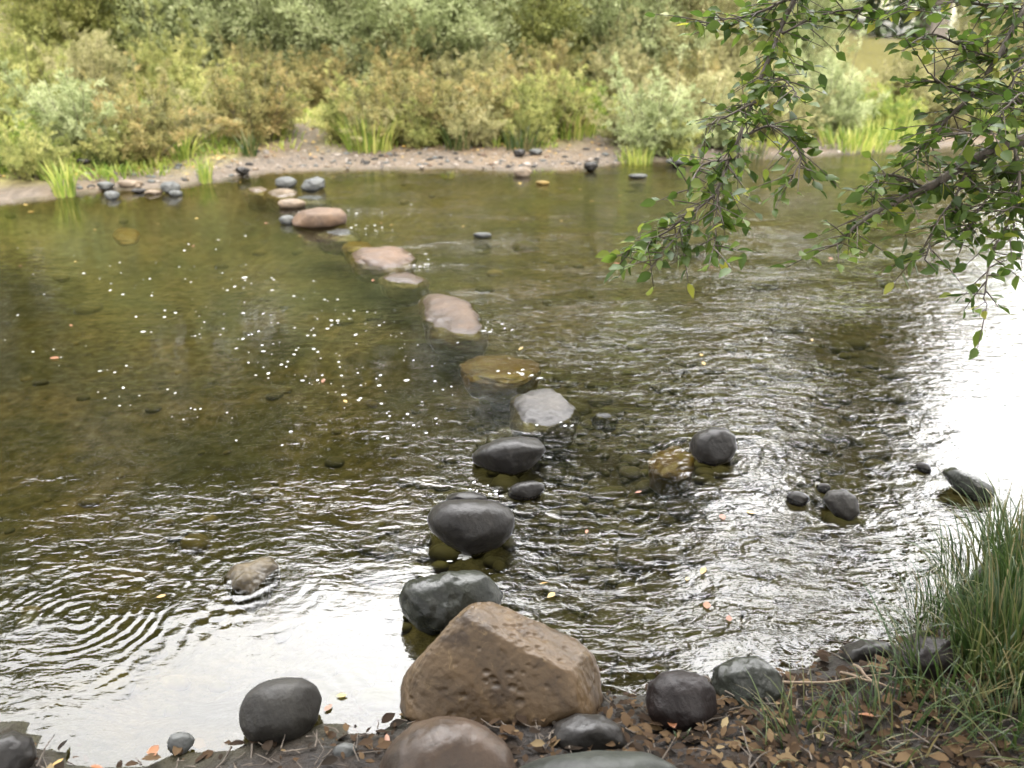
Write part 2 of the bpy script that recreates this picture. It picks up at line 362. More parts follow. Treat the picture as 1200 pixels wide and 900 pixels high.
def el(cx, cy, rx, ry, n=16, tilt=0., wob=.06, sd=0):
    r = random.Random(sd*17+int(cx)); t = math.radians(tilt); out = []
    for i in range(n):
        a = 2*math.pi*i/n; k = 1+r.uniform(-wob, wob); x, y = rx*math.cos(a)*k, ry*math.sin(a)*k
        out.append((cx+x*math.cos(t)-y*math.sin(t), cy+x*math.sin(t)+y*math.cos(t)))
    return out

ST = 'stepping stones across the river'
# foreground
rock('boulder', [(470, 800), (478, 783), (512, 750), (546, 716), (560, 709), (580, 711), (605, 721), (640, 737), (675, 752), (692, 766), (701, 790), (705, 815), (690, 828), (640, 838), (580, 843), (520, 842), (482, 834), (471, 818)],
     'brownstone', 'large brown pitted boulder with a peaked top, biggest rock at the water edge', z0=.02, depth=.75, sink=.12, push=.35, expo=3.4, rough=.03, cat='boulder', sub=7, smooth=3.5, pits=170, facets=[((-.25, -.1, -1), .62), ((.35, .75, -.6), .78), ((.9, .1, -.5), .86)])
rock('boulder', [(440, 905), (458, 872), (480, 852), (512, 843), (545, 845), (575, 858), (598, 878), (610, 905), (595, 935), (520, 945), (455, 935)], 'greybrown',
     'grey-brown rounded boulder on the muddy bank in front of the big brown boulder', z0=.10, depth=.8, sink=.1, cat='boulder')
rock('river_stone', [(640, 868), (650, 848), (675, 838), (705, 839), (728, 852), (736, 872), (715, 882), (680, 885), (650, 882)], 'basalt', 'dark grey stone half buried in the bank right below the big brown boulder', z0=.07, depth=.8, sink=.2)
rock('river_stone', [(600, 903), (640, 889), (700, 882), (760, 884), (800, 903), (790, 935), (700, 945), (615, 935)], 'darkgreen', 'flat dark greenish stone at the very bottom of the bank', z0=.13, depth=.6, sink=.2, rough=.010)
rock('river_stone', [(757, 820), (762, 800), (778, 789), (800, 787), (825, 793), (838, 808), (838, 830), (825, 846), (800, 851), (775, 846), (760, 836)], 'maroon', 'round dark maroon stone sitting on brown leaf litter', z0=.06, depth=.9, sink=.12, expo=2.5)
rock('river_stone', [(832, 800), (840, 782), (862, 772), (890, 770), (910, 785), (918, 805), (905, 822), (870, 828), (842, 818)], 'greenrock', 'flat wet grey-green stone beside the round maroon stone', z0=.03, depth=.7, sink=.3, rough=.06)
rock('river_stone', [(978, 772), (990, 757), (1015, 749), (1038, 752), (1046, 766), (1030, 780), (1000, 783)], 'basalt', 'black wet stone at the waterline left of the tall grass clump', z0=.02, depth=.9, sink=.3, rough=.05)
rock('river_stone', [(1040, 790), (1050, 765), (1085, 745), (1120, 748), (1128, 780), (1100, 800), (1060, 803)], 'maroon', 'dark broken stone at the foot of the tall grass clump', z0=.07, depth=.8, sink=.2, rough=.07)
rock('river_stone', [(282, 832), (288, 815), (303, 802), (325, 796), (352, 796), (369, 805), (376, 820), (371, 843), (355, 858), (325, 864), (298, 860), (286, 848)], 'greystone', 'smooth dark grey rounded stone standing alone on the left bank edge', z0=.01, depth=.9, sink=.12, expo=2.5, rough=.015)
rock('river_stone', [(-30, 890), (-15, 868), (8, 858), (30, 866), (40, 885), (30, 905), (0, 915), (-25, 910)], 'basalt', 'black shiny stone in the bottom left corner of the bank', z0=.06, depth=.9, sink=.2)
rock('river_stone', el(212, 868, 15, 10, sd=3), 'slate', 'small blue-grey stone at the muddy edge left of the lone rounded stone', z0=.02, sink=.3)
rock('river_stone', el(405, 880, 14, 9, sd=4), 'slate', 'small grey stone in the mud just left of the grey-brown boulder', z0=.05, sink=.3)
# stepping stones, near to far
rock('stepping_stone', [(470, 695), (476, 682), (500, 676), (530, 670), (560, 669), (582, 677), (591, 692), (586, 708), (560, 722), (530, 732), (505, 733), (482, 722), (472, 710)], 'greenrock', 'flat wet dark stepping stone directly behind the big brown boulder', depth=.75, sink=.15, rough=.055, group=ST, expo=2.8)
rock('stepping_stone', [(499, 608), (506, 595), (522, 587), (550, 585), (580, 587), (598, 595), (604, 608), (599, 625), (582, 638), (562, 645), (545, 643), (522, 632), (505, 620)], 'basalt', 'large smooth egg-shaped dark stepping stone, second from the big brown boulder', depth=.85, sink=.15, rough=.015, group=ST)
rock('stepping_stone', el(547, 584, 24, 8, sd=8), 'basalt', 'low dark stone peeping out behind the large egg-shaped stepping stone', sink=.5, depth=.9)
rock('stepping_stone', [(552, 533), (562, 524), (585, 514), (610, 511), (632, 514), (643, 522), (636, 533), (620, 545), (600, 551), (575, 546), (556, 540)], 'basalt', 'pointed dark grey stepping stone between the egg-shaped and the pale flat ones', depth=.8, sink=.25, rough=.02, group=ST)
rock('river_stone', el(617, 573, 22, 9, tilt=-10, sd=9), 'basalt', 'small dark sliver of stone right of the white foam patch', sink=.4, depth=.7)
flat('stepping_stone', [(598, 465), (604, 455), (625, 450), (650, 451), (668, 463), (676, 477), (668, 490), (645, 497), (620, 497), (603, 488)], 'paleg', 'pale grey flat stepping stone just awash in midstream', group=ST, top=.04)
flat('stepping_stone', [(540, 420), (560, 410), (595, 410), (625, 418), (632, 430), (615, 440), (580, 441), (552, 437)], 'ochre', 'yellow-ochre stepping stone lying just under the water', group=ST, top=-0.012)
flat('stepping_stone', [(492, 345), (500, 339), (525, 341), (548, 347), (560, 365), (572, 382), (560, 390), (530, 388), (505, 382), (497, 365)], 'pinkbrown', 'long pinkish-brown flat stepping stone slanting into the riffle', group=ST, top=.04)
flat('stepping_stone', el(473, 324, 28, 8, tilt=4, sd=12), 'pinkbrown', 'low pink stepping stone, narrowest of the row, between two larger pink ones', group=ST, top=0.02)
flat('stepping_stone', [(412, 296), (425, 286), (450, 284), (473, 287), (485, 296), (480, 306), (460, 311), (435, 308), (415, 304)], 'pink', 'rounded pink stepping stone with an ochre stone at its left', group=ST, top=0.05)
flat('river_stone', el(418, 285, 16, 6, sd=14), 'ochre', 'small ochre stone touching the rounded pink stepping stone', top=0.0)
rock('stepping_stone', [(341, 256), (350, 248), (375, 243), (398, 244), (407, 252), (405, 259), (390, 264), (365, 265), (345, 262)], 'pink', 'bright topped pinkish stepping stone standing highest out of the far riffle', depth=.8, sink=.3, rough=.012, group=ST, seed=41, facets=[((0, 1, -.3), .7), ((-.7, .5, -.3), .75)])
flat('river_stone', el(395, 271, 26, 6, sd=15), 'slate', 'low wet grey stone in front of the bright topped stepping stone', top=0.01)
rock('river_stone', el(337, 257, 10, 5, sd=16), 'slate', 'tiny grey stone at the left end of the bright topped stepping stone', sink=.4)
rock('stepping_stone', el(342, 238, 16, 5, sd=17), 'tan', 'small orange-tan stepping stone behind the bright topped one', sink=.3, group=ST)
rock('stepping_stone', [(352, 218), (358, 211), (372, 207), (381, 210), (380, 218), (368, 223), (355, 222)], 'slate', 'angular blue-grey stone near the far end of the stepping stones', depth=.9, sink=.25, rough=.06, group=ST)
rock('stepping_stone', el(335, 213, 13, 6, sd=18), 'slate', 'rounded pale grey stone left of the angular blue-grey one', sink=.3, group=ST)
flat('stepping_stone', el(331, 224, 18, 6, sd=19), 'tan', 'flat pale stone in the shallows below the rounded pale grey one', group=ST, top=0.03)
flat('river_stone', el(365, 231, 22, 4, sd=20), 'slate', 'thin wet grey stone in front of the angular blue-grey one', top=0.01)
flat('river_stone', el(302, 221, 16, 4, sd=21), 'tan', 'flat pale stone in the shallows at the foot of the sandy path', top=0.02)
# right-hand water
rock('river_stone', [(808, 520), (815, 508), (832, 501), (850, 502), (861, 510), (863, 525), (855, 537), (835, 543), (818, 538), (810, 530)], 'basalt', 'round dark stone standing alone right of the stepping stones beside an ochre stone', depth=.9, sink=.12, rough=.025, expo=2.4)
flat('river_stone', el(788, 531, 26, 17, sd=23), 'ochre', 'ochre submerged stone left of the round dark stone', top=-.035)
rock('river_stone', [(965, 585), (972, 575), (990, 573), (1003, 583), (1006, 597), (995, 605), (978, 600)], 'greystone', 'grey awash stone in the bright glare, larger of a pair', depth=.8, sink=.25, z0=-.005)
rock('river_stone', el(935, 583, 13, 7, sd=24), 'basalt', 'small dark stone left of the grey awash stone', sink=.4)
rock('river_stone', el(965, 571, 8, 5, sd=25), 'basalt', 'tiny dark stone just behind the pair of awash stones', sink=.4)
rock('river_stone', [(1107, 553), (1118, 546), (1140, 556), (1160, 568), (1161, 577), (1142, 582), (1120, 572)], 'greenrock', 'long mossy green-dark stone in the water behind the tall grass', depth=.7, sink=.25)
rock('river_stone', el(1082, 547, 9, 5, tilt=20, sd=26), 'basalt', 'tiny dark stone left of the long mossy stone', sink=.4)
flat('river_stone', el(709, 486, 15, 4, tilt=6, sd=27), 'greystone', 'thin grey stone barely breaking the riffle right of the pale flat one', top=0.008)
flat('river_stone', [(262, 672), (270, 658), (295, 652), (322, 650), (325, 658), (308, 675), (293, 690), (275, 684)], 'taupe', 'taupe wedge-shaped stone awash alone in the calm left pool', top=0.035)
flat('river_stone', el(147, 269, 15, 8, sd=28), 'ochre', 'yellow submerged stone alone in the far left pool', top=-0.03, thick=.06)
flat('river_stone', el(806, 273, 22, 7, sd=29), 'paleg', 'pale submerged stone beneath the tip of the hanging branch', top=-0.02)
rock('river_stone', el(566, 275, 11, 3, sd=30), 'slate', 'small pale stone alone in the far riffle right of the stepping stones', sink=.4)
# far shore
for (u, v, rx, ry, m, lab) in [
    (612, 201, 10, 7, 'tan', 'cream stone with yellow moss at the far water edge'), (747, 206, 11, 3, 'slate', 'thin white stone lying in the far shallows right of the shore'),
    (152, 214, 14, 4, 'tan', 'flat cream stone on the far left shore'), (199, 218, 11, 7, 'slate', 'blue-grey stone near the green tuft on the far left shore'),
    (131, 228, 8, 6, 'slate', 'grey stone pair, lower one, by the far left shallows'), (124, 216, 9, 4, 'slate', 'grey stone pair, upper one, by the far left shallows'),
    (163, 223, 8, 3, 'basalt', 'dark flat stone under the flat cream stone on the far left shore'), (180, 225, 10, 3, 'tan', 'small pale slab between dark and blue-grey stones on the far left shore'),
    (206, 226, 7, 4, 'slate', 'small stone touching the front of the blue-grey stone'), (284, 199, 8, 4, 'basalt', 'dark stone on sand just left of the sandy path'),
    (609, 178, 7, 4, 'basalt', 'dark stone on the sand below the low green shrubs'), (693, 193, 8, 5, 'basalt', 'dark stone on the sand at the right end of the beach'),
    (628, 177, 8, 3, 'slate', 'pale stone beside the dark one on the sand below the shrubs'), (795, 188, 13, 4, 'slate', 'grey stone at the water edge under the hanging branch'),
    (636, 214, 8, 3, 'ochre', 'flat ochre stone in the shallows in front of the cream stone'), (98, 188, 8, 3, 'basalt', 'dark stone at the edge of the left shrubs')]:
    z = float(height(*at(u, v)[:2])[0]); rock('shore_stone', el(u, v, rx*1.05, ry*.8, sd=int(u), wob=.12), m, lab, z0=max(z, 0), sink=.45, sub=4, rough=.085, group='stones on the far shore')

def pebble_mesh(i):
    d, f = ico(2); r = 1+.18*n3(d, 1.3, i*5+1)
    return mesh_arrays('pebble', d*r[:, None]*np.array([1, .75, .5]), f)
pmesh = {}
for i, m in enumerate(['basalt', 'slate', 'tan', 'greystone', 'pink']):
    pm = pebble_mesh(i); pm.materials.append(M[m]); pmesh[i] = pm
plabel = {0: ('small dark pebble scattered on the far sandy shore', 'dark pebbles on the far shore'), 1: ('small blue-grey pebble scattered on the far sandy shore', 'blue-grey pebbles on the far shore'),
          2: ('small pale tan pebble scattered on the far sandy shore', 'tan pebbles on the far shore'), 3: ('small mid grey pebble scattered on the far sandy shore', 'grey pebbles on the far shore'), 4: ('small pinkish pebble scattered on the far sandy shore', 'pink pebbles on the far shore')}
for k in range(150):
    u = random.uniform(20, 730) if k % 3 else random.uniform(400, 720); v0 = np.interp(u, [p[0] for p in far_px], [p[1] for p in far_px])
    v = v0+random.choice([random.gauss(-4, 4), random.gauss(-10, 8)])
    P = at(u, v); P[2] = float(height(P[0], P[1])[0]); i = random.choice([0, 0, 1, 1, 2, 3, 4]); s = random.uniform(.018, .05)
    o = bpy.data.objects.new('pebble', pmesh[i]); COL.objects.link(o); o.location = P+np.array([0, 0, s*.12]); o.scale = (s, s, s*random.uniform(.7, 1.2)); o.rotation_euler = (0, 0, random.uniform(0, 6.3))
    tag(o, plabel[i][0], 'pebble', plabel[i][1])

# river-bed cobbles (uncountable, under water)
Vs, Fs, off = [], [], 0
d2, f2 = ico(2); cnt = 0; tones = []
while cnt < 2600:
    if cnt < 1700: u, v = random.uniform(-60, 1260), random.uniform(200, 860)
    else: u, v = random.uniform(560, 1100), random.uniform(430, 800)
    P = at(u, v, -.2); z, dn, df = height(P[0], P[1]); cnt += 1
    if dn > -.05 or df > -.05: continue
    s = random.uniform(.02, .055)*(1.7 if random.random() < .15 else 1)*(1.5 if P[1] > 5 else 1)
    dk = float(sst(-1.2, .4, P[0])*sst(6., 3.6, P[1]))  # same painted shade, carried into the cobble tones
    if z+s*.5 > -.01 or (dk < .3 and random.random() < .88): continue
    a = random.uniform(0, 6.3); w = d2*(1+.16*n3(d2, 1.4, cnt))[:, None]*np.array([s, s*random.uniform(.6, .9), s*.5])
    R_ = np.array([[math.cos(a), -math.sin(a), 0], [math.sin(a), math.cos(a), 0], [0, 0, 1]])
    Vs.append(w@R_.T+np.array([P[0], P[1], float(z)+s*.1])); Fs.append(f2+off); off += len(d2); tones.append(np.full(len(d2), random.random()*(1-.45*dk)))
cm, N = newmat('riverbed_cobble')
pos = N.n('ShaderNodeTexCoord').outputs['Object']
col = N.ramp(N.attr('tone'), [(0, (.012, .013, .008)), (.35, (.026, .025, .011)), (.6, (.034, .036, .011)), (.85, (.058, .047, .018)), (1, (.12, .095, .045))])
col = N.mix(N.maprange(N.noise(pos, 25, 4, .6), .4, .7, 0, .7), col, (.015, .015, .006, 1))
p = N.n('ShaderNodeBsdfPrincipled', _Roughness=.8); N.t.links.new(col, p.inputs['Base Color']); finish(N, p.outputs[0])
tag(link('riverbed_gravel', mesh_arrays('riverbed_gravel', np.concatenate(Vs), np.concatenate(Fs), attrs={'tone': np.concatenate(tones)}), cm), 'olive and brown cobbles lying on the bed under the clear water', 'gravel', kind='stuff')

# ------------------------------------------------------------------ leaves, tubes, blades
def unit(v): return v/np.maximum(np.linalg.norm(v, axis=-1, keepdims=True), 1e-9)
def leaf_arrays(P, A, L, W, fold=.15, ovate=False, flat=0.0):
    """P base points, A axis directions; returns verts (n*k,3), faces"""
    n = len(P); A = unit(A); r = rng.normal(size=(n, 3)); r[:, 2] += flat*3
    S = unit(np.cross(A, r)); Nn = np.cross(S, A); L = np.asarray(L)[:, None]; W = np.asarray(W)[:, None]
    if not ovate:
        V = np.stack([P, P+A*L*.45+S*W*.5-Nn*W*fold, P+A*L, P+A*L*.45-S*W*.5-Nn*W*fold], 1)
        Fc = np.arange(n)[:, None]*4+np.arange(4)[None]; return V.reshape(-1, 3), [Fc], 4
    dr = np.array([0, 0, -1.])*L*.12
    V = np.stack([P, P+A*L*.22+S*W*.40+Nn*W*fold, P+A*L*.55+S*W*.5+Nn*W*fold, P+A*L*.85+S*W*.22+Nn*W*fold*.5+dr*.6, P+A*L*1.03+dr,
                  P+A*L*.85-S*W*.22+Nn*W*fold*.5+dr*.6, P+A*L*.55-S*W*.5+Nn*W*fold, P+A*L*.22-S*W*.40+Nn*W*fold,
                  P+A*L*.22, P+A*L*.55, P+A*L*.85+dr*.6], 1)
    b = np.arange(n)[:, None]*11
    q = np.concatenate([b+np.array(x)[None] for x in ([8, 1, 2, 9], [9, 2, 3, 10], [9, 6, 7, 8][::1], [10, 5, 6, 9])])
    t = np.concatenate([b+np.array(x)[None] for x in ([0, 1, 8], [0, 8, 7], [10, 3, 4], [10, 4, 5])])
    return V.reshape(-1, 3), [q, t], 11
def tubes(paths, sides=5):
    """paths: list of (pts (k,3), radii (k,))"""
    Vs, Fs, off = [], [], 0
    for pts, rad in paths:
        pts = np.asarray(pts, float); rad = np.asarray(rad, float); k = len(pts)
        T = unit(np.gradient(pts, axis=0)); ref = np.array([.31, .17, .93]); ref = ref if abs(T[0]@ref) < .9 else np.array([1., .2, 0])
        A = unit(np.cross(T, ref)); B = np.cross(T, A); an = np.linspace(0, 2*math.pi, sides, endpoint=False)
        R = pts[:, None]+rad[:, None, None]*(np.cos(an)[None, :, None]*A[:, None]+np.sin(an)[None, :, None]*B[:, None])
        Vs.append(R.reshape(-1, 3)); i = np.arange(k*sides).reshape(k, sides); j = np.roll(i, -1, 1)
        Fs.append(np.stack([i[:-1], j[:-1], j[1:], i[1:]], -1).reshape(-1, 4)+off); off += k*sides
    return np.concatenate(Vs), np.concatenate(Fs)
def smooth_path(pts, n=14):
    pts = np.asarray(pts, float); t = np.linspace(0, len(pts)-1, n); P = np.concatenate([[2*pts[0]-pts[1]], pts, [2*pts[-1]-pts[-2]]])
    out = []
    for x in t:
        i = min(int(x), len(pts)-2); f = x-i; p0, p1, p2, p3 = P[i:i+4]
        out.append(.5*((2*p1)+(-p0+p2)*f+(2*p0-5*p1+4*p2-p3)*f*f+(-p0+3*p1-3*p2+p3)*f**3))
    return np.array(out)
def blades(base, h, spread, n, width, droop=.5, seed=0):
    """a tuft of bent grass blades"""
    r = np.random.default_rng(seed); k = 6; t = np.linspace(0, 1, k)
    a = r.uniform(0, 2*math.pi, n); rad = np.sqrt(r.random(n)); B = np.stack([np.cos(a)*rad*base, np.sin(a)*rad*base, 0*a-.02], 1)
    H = h*r.uniform(.45, 1.08, n); out = spread*(rad*.6+r.random(n)*.6); ao = a+r.normal(0, .7, n); D = np.stack([np.cos(ao), np.sin(ao), 0*a], 1)
    dr = droop*r.uniform(.2, 1.3, n)
    P = B[:, None]+D[:, None]*(out[:, None]*H[:, None]*(t**1.6)[None])[..., None]+np.array([0, 0, 1.])*(H[:, None]*(t[None]-dr[:, None]*out[:, None]*(t**3)[None]))[..., None]
    S = np.stack([-np.sin(ao+r.normal(0, .6, n)), np.cos(ao), r.normal(0, .3, n)], 1); S = unit(S)
    w = width*r.uniform(.6, 1.2, n)[:, None]*(np.array([.8, 1, .95, .75, .45, .05]))[None]
    V = np.stack([P-S[:, None]*w[..., None]/2, P+S[:, None]*w[..., None]/2], 2).reshape(-1, 3)
    b = (np.arange(n)*k*2)[:, None]; Fq = np.concatenate([b+np.array([2*j, 2*j+1, 2*j+3, 2*j+2])[None] for j in range(k-1)])
    return V, Fq, np.repeat(r.random(n), k*2)

LM = {
 'sage': leaf_mat('sage_foliage', [(.16, .19, .075), (.28, .32, .145), (.40, .44, .225), (.52, .54, .32)], .55, .58, .3),
 'olive': leaf_mat('olive_foliage', [(.13, .15, .04), (.24, .26, .08), (.36, .37, .125), (.48, .45, .18)], .55, .58, .3),
 'russet': leaf_mat('russet_foliage', [(.10, .105, .036), (.20, .19, .068), (.29, .255, .095), (.36, .27, .115)], .6, .45, .3),
 'straw': leaf_mat('straw_foliage', [(.15, .15, .06), (.26, .25, .105), (.36, .34, .16), (.46, .42, .23)], .6, .45, .3),
 'lime': leaf_mat('lime_foliage', [(.08, .14, .022), (.17, .24, .04), (.29, .33, .065), (.42, .41, .12)], .5, .45, .35),
 'grass': leaf_mat('grass_blades', [(0.0185, 0.0406, 0.0088), (0.0332, 0.0627, 0.0133), (0.0590, 0.0849, 0.0207), (0.1624, 0.1328, 0.0590)], .45, .35, var=.15),
 'alder': leaf_mat('dark_glossy_leaves', [(0.0347, 0.0660, 0.0118), (0.0693, 0.1156, 0.0179), (0.1271, 0.1816, 0.0277), (0.3004, 0.2971, 0.0446)], .42, .5, .35, var=.1),
 'crown': leaf_mat('dense_tree_foliage', [(.03, .045, .018), (.05, .07, .028), (.075, .10, .04)], .6, .2),
 'litter': leaf_mat('fallen_leaves', [(0.0076, 0.0054, 0.0030), (0.0211, 0.0126, 0.0067), (0.0451, 0.0263, 0.0125), (0.0790, 0.0506, 0.0250), (0.1656, 0.1265, 0.0673)], .85, .1, .15, var=.1),
 'yellowleaf': leaf_mat('yellow_fallen_leaf', [(0.2880, 0.1760, 0.0360), (0.3520, 0.2560, 0.0720)], .45, .15, var=.2),
 'orangeleaf': leaf_mat('orange_fallen_leaf', [(0.1600, 0.0600, 0.0240), (0.2240, 0.0960, 0.0400)], .45, .15, var=.2),
}
BK = bark_mat('twig_bark', (.045, .035, .026), (.10, .08, .06)); BKG = bark_mat('grey_bark', (.06, .05, .042), (.14, .12, .10))

# ------------------------------------------------------------------ far-bank shrubs
def shrub_meshes(H, Wd, nst, ntw, nlf, Ll, Lw, seed, up=.9, feather=1.):
    global rng
    rng = np.random.default_rng(seed)
    P, A, T, tw = [], [], [], []
    for s in range(nst):
        a = rng.uniform(0, 2*math.pi); tilt = rng.beta(1.3, 1.6)*1.15; ln = H*rng.uniform(.5, 1.0)*(1 if tilt < .6 else .8)*(1.35 if rng.random() < .15 else 1)
        b = np.array([math.cos(a), math.sin(a), 0])*rng.uniform(0, .22)*Wd
        hd = np.array([math.cos(a), math.sin(a), 0]); t = np.linspace(0, 1, 7)[:, None]
        pts = b+hd*(math.sin(tilt)*ln*Wd/H*.75*t**1.15)+np.array([0, 0, 1.])*(ln*(t*math.cos(tilt*.75)-.12*tilt*t**3))
        pts += np.cumsum(rng.normal(0, .02*H, (7, 3)), 0)*t; pts[:, 2] -= .03
        tw.append((pts, np.linspace(.005, .002, 7)*H**.5)); tone_s = rng.uniform(.15, .85)
        for q in range(ntw):
            f = rng.uniform(.06, 1)**.9; x = f*6; i = min(int(x), 5); p0 = pts[i]+(pts[i+1]-pts[i])*(x-i)
            dv = unit(rng.normal(0, 1, 3)+hd*.5+np.array([0, 0, up])); lt = H*rng.uniform(.10, .24)*feather*(1.15-f*.5)
            u = rng.random(nlf); pp = p0+dv*(u[:, None]*lt)+rng.normal(0, .012*H, (nlf, 3)); pp[:, 2] -= .25*lt*u**2
            P.append(pp); A.append(dv[None]*.8+rng.normal(0, .55, (nlf, 3))); T.append(np.clip(tone_s+rng.normal(0, .16, nlf)+.12*(rng.random()-.5), 0, 1))
    P, A, T = np.concatenate(P), np.concatenate(A), np.concatenate(T); ok = P[:, 2] > .0; P, A, T = P[ok], A[ok], T[ok]; n = len(P)
    V, Fc, k = leaf_arrays(P, A, Ll*rng.uniform(.6, 1.3, n), Lw*rng.uniform(.7, 1.2, n))
    fo = mesh_arrays('foliage', V, Fc, smooth=False, attrs={'tone': np.repeat(T, k)}); fo.materials.append(LM['olive'])
    sv, sf = tubes(tw, 4); st = mesh_arrays('stems', sv, sf); st.materials.append(BK)
    return fo, st
PROTO = {'low': [shrub_meshes(1., 1.3, 46, 15, 24, .058, .013, s, up=1.15) for s in (11, 12, 13)],
         'mid': [shrub_meshes(1.6, 1.7, 54, 18, 26, .065, .015, s, up=1.2) for s in (21, 22, 23)],
         'tall': [shrub_meshes(3.2, 2.6, 60, 24, 36, .08, .018, s, up=1.0, feather=1.0) for s in (31, 32, 33)]}
def shrub(kind, var, u, Yw, mat, label, s=1., sz=1., du=0, name='shrub', group='shrubs along the far bank'):
    xw = (u-600)/F*(Yw*math.cos(PITCH)+CAM_H*math.sin(PITCH)); z = float(height(xw, Yw)[0])
    fo, st = PROTO[kind][var % 3]
    r = empty(name, (xw, Yw, z), label, 'shrub', group); r.rotation_euler = (0, 0, random.uniform(0, 6.28)); r.scale = (s, s, s*sz)
    for nm, me_, mt in (('foliage', fo, LM[mat]), ('stems', st, BK)):
        o = bpy.data.objects.new(nm, me_); COL.objects.link(o); o.parent = r
        o.material_slots[0].link = 'OBJECT'; o.material_slots[0].material = mt
    return r
def depthof(u, v): return at(u, v, .12)[1]
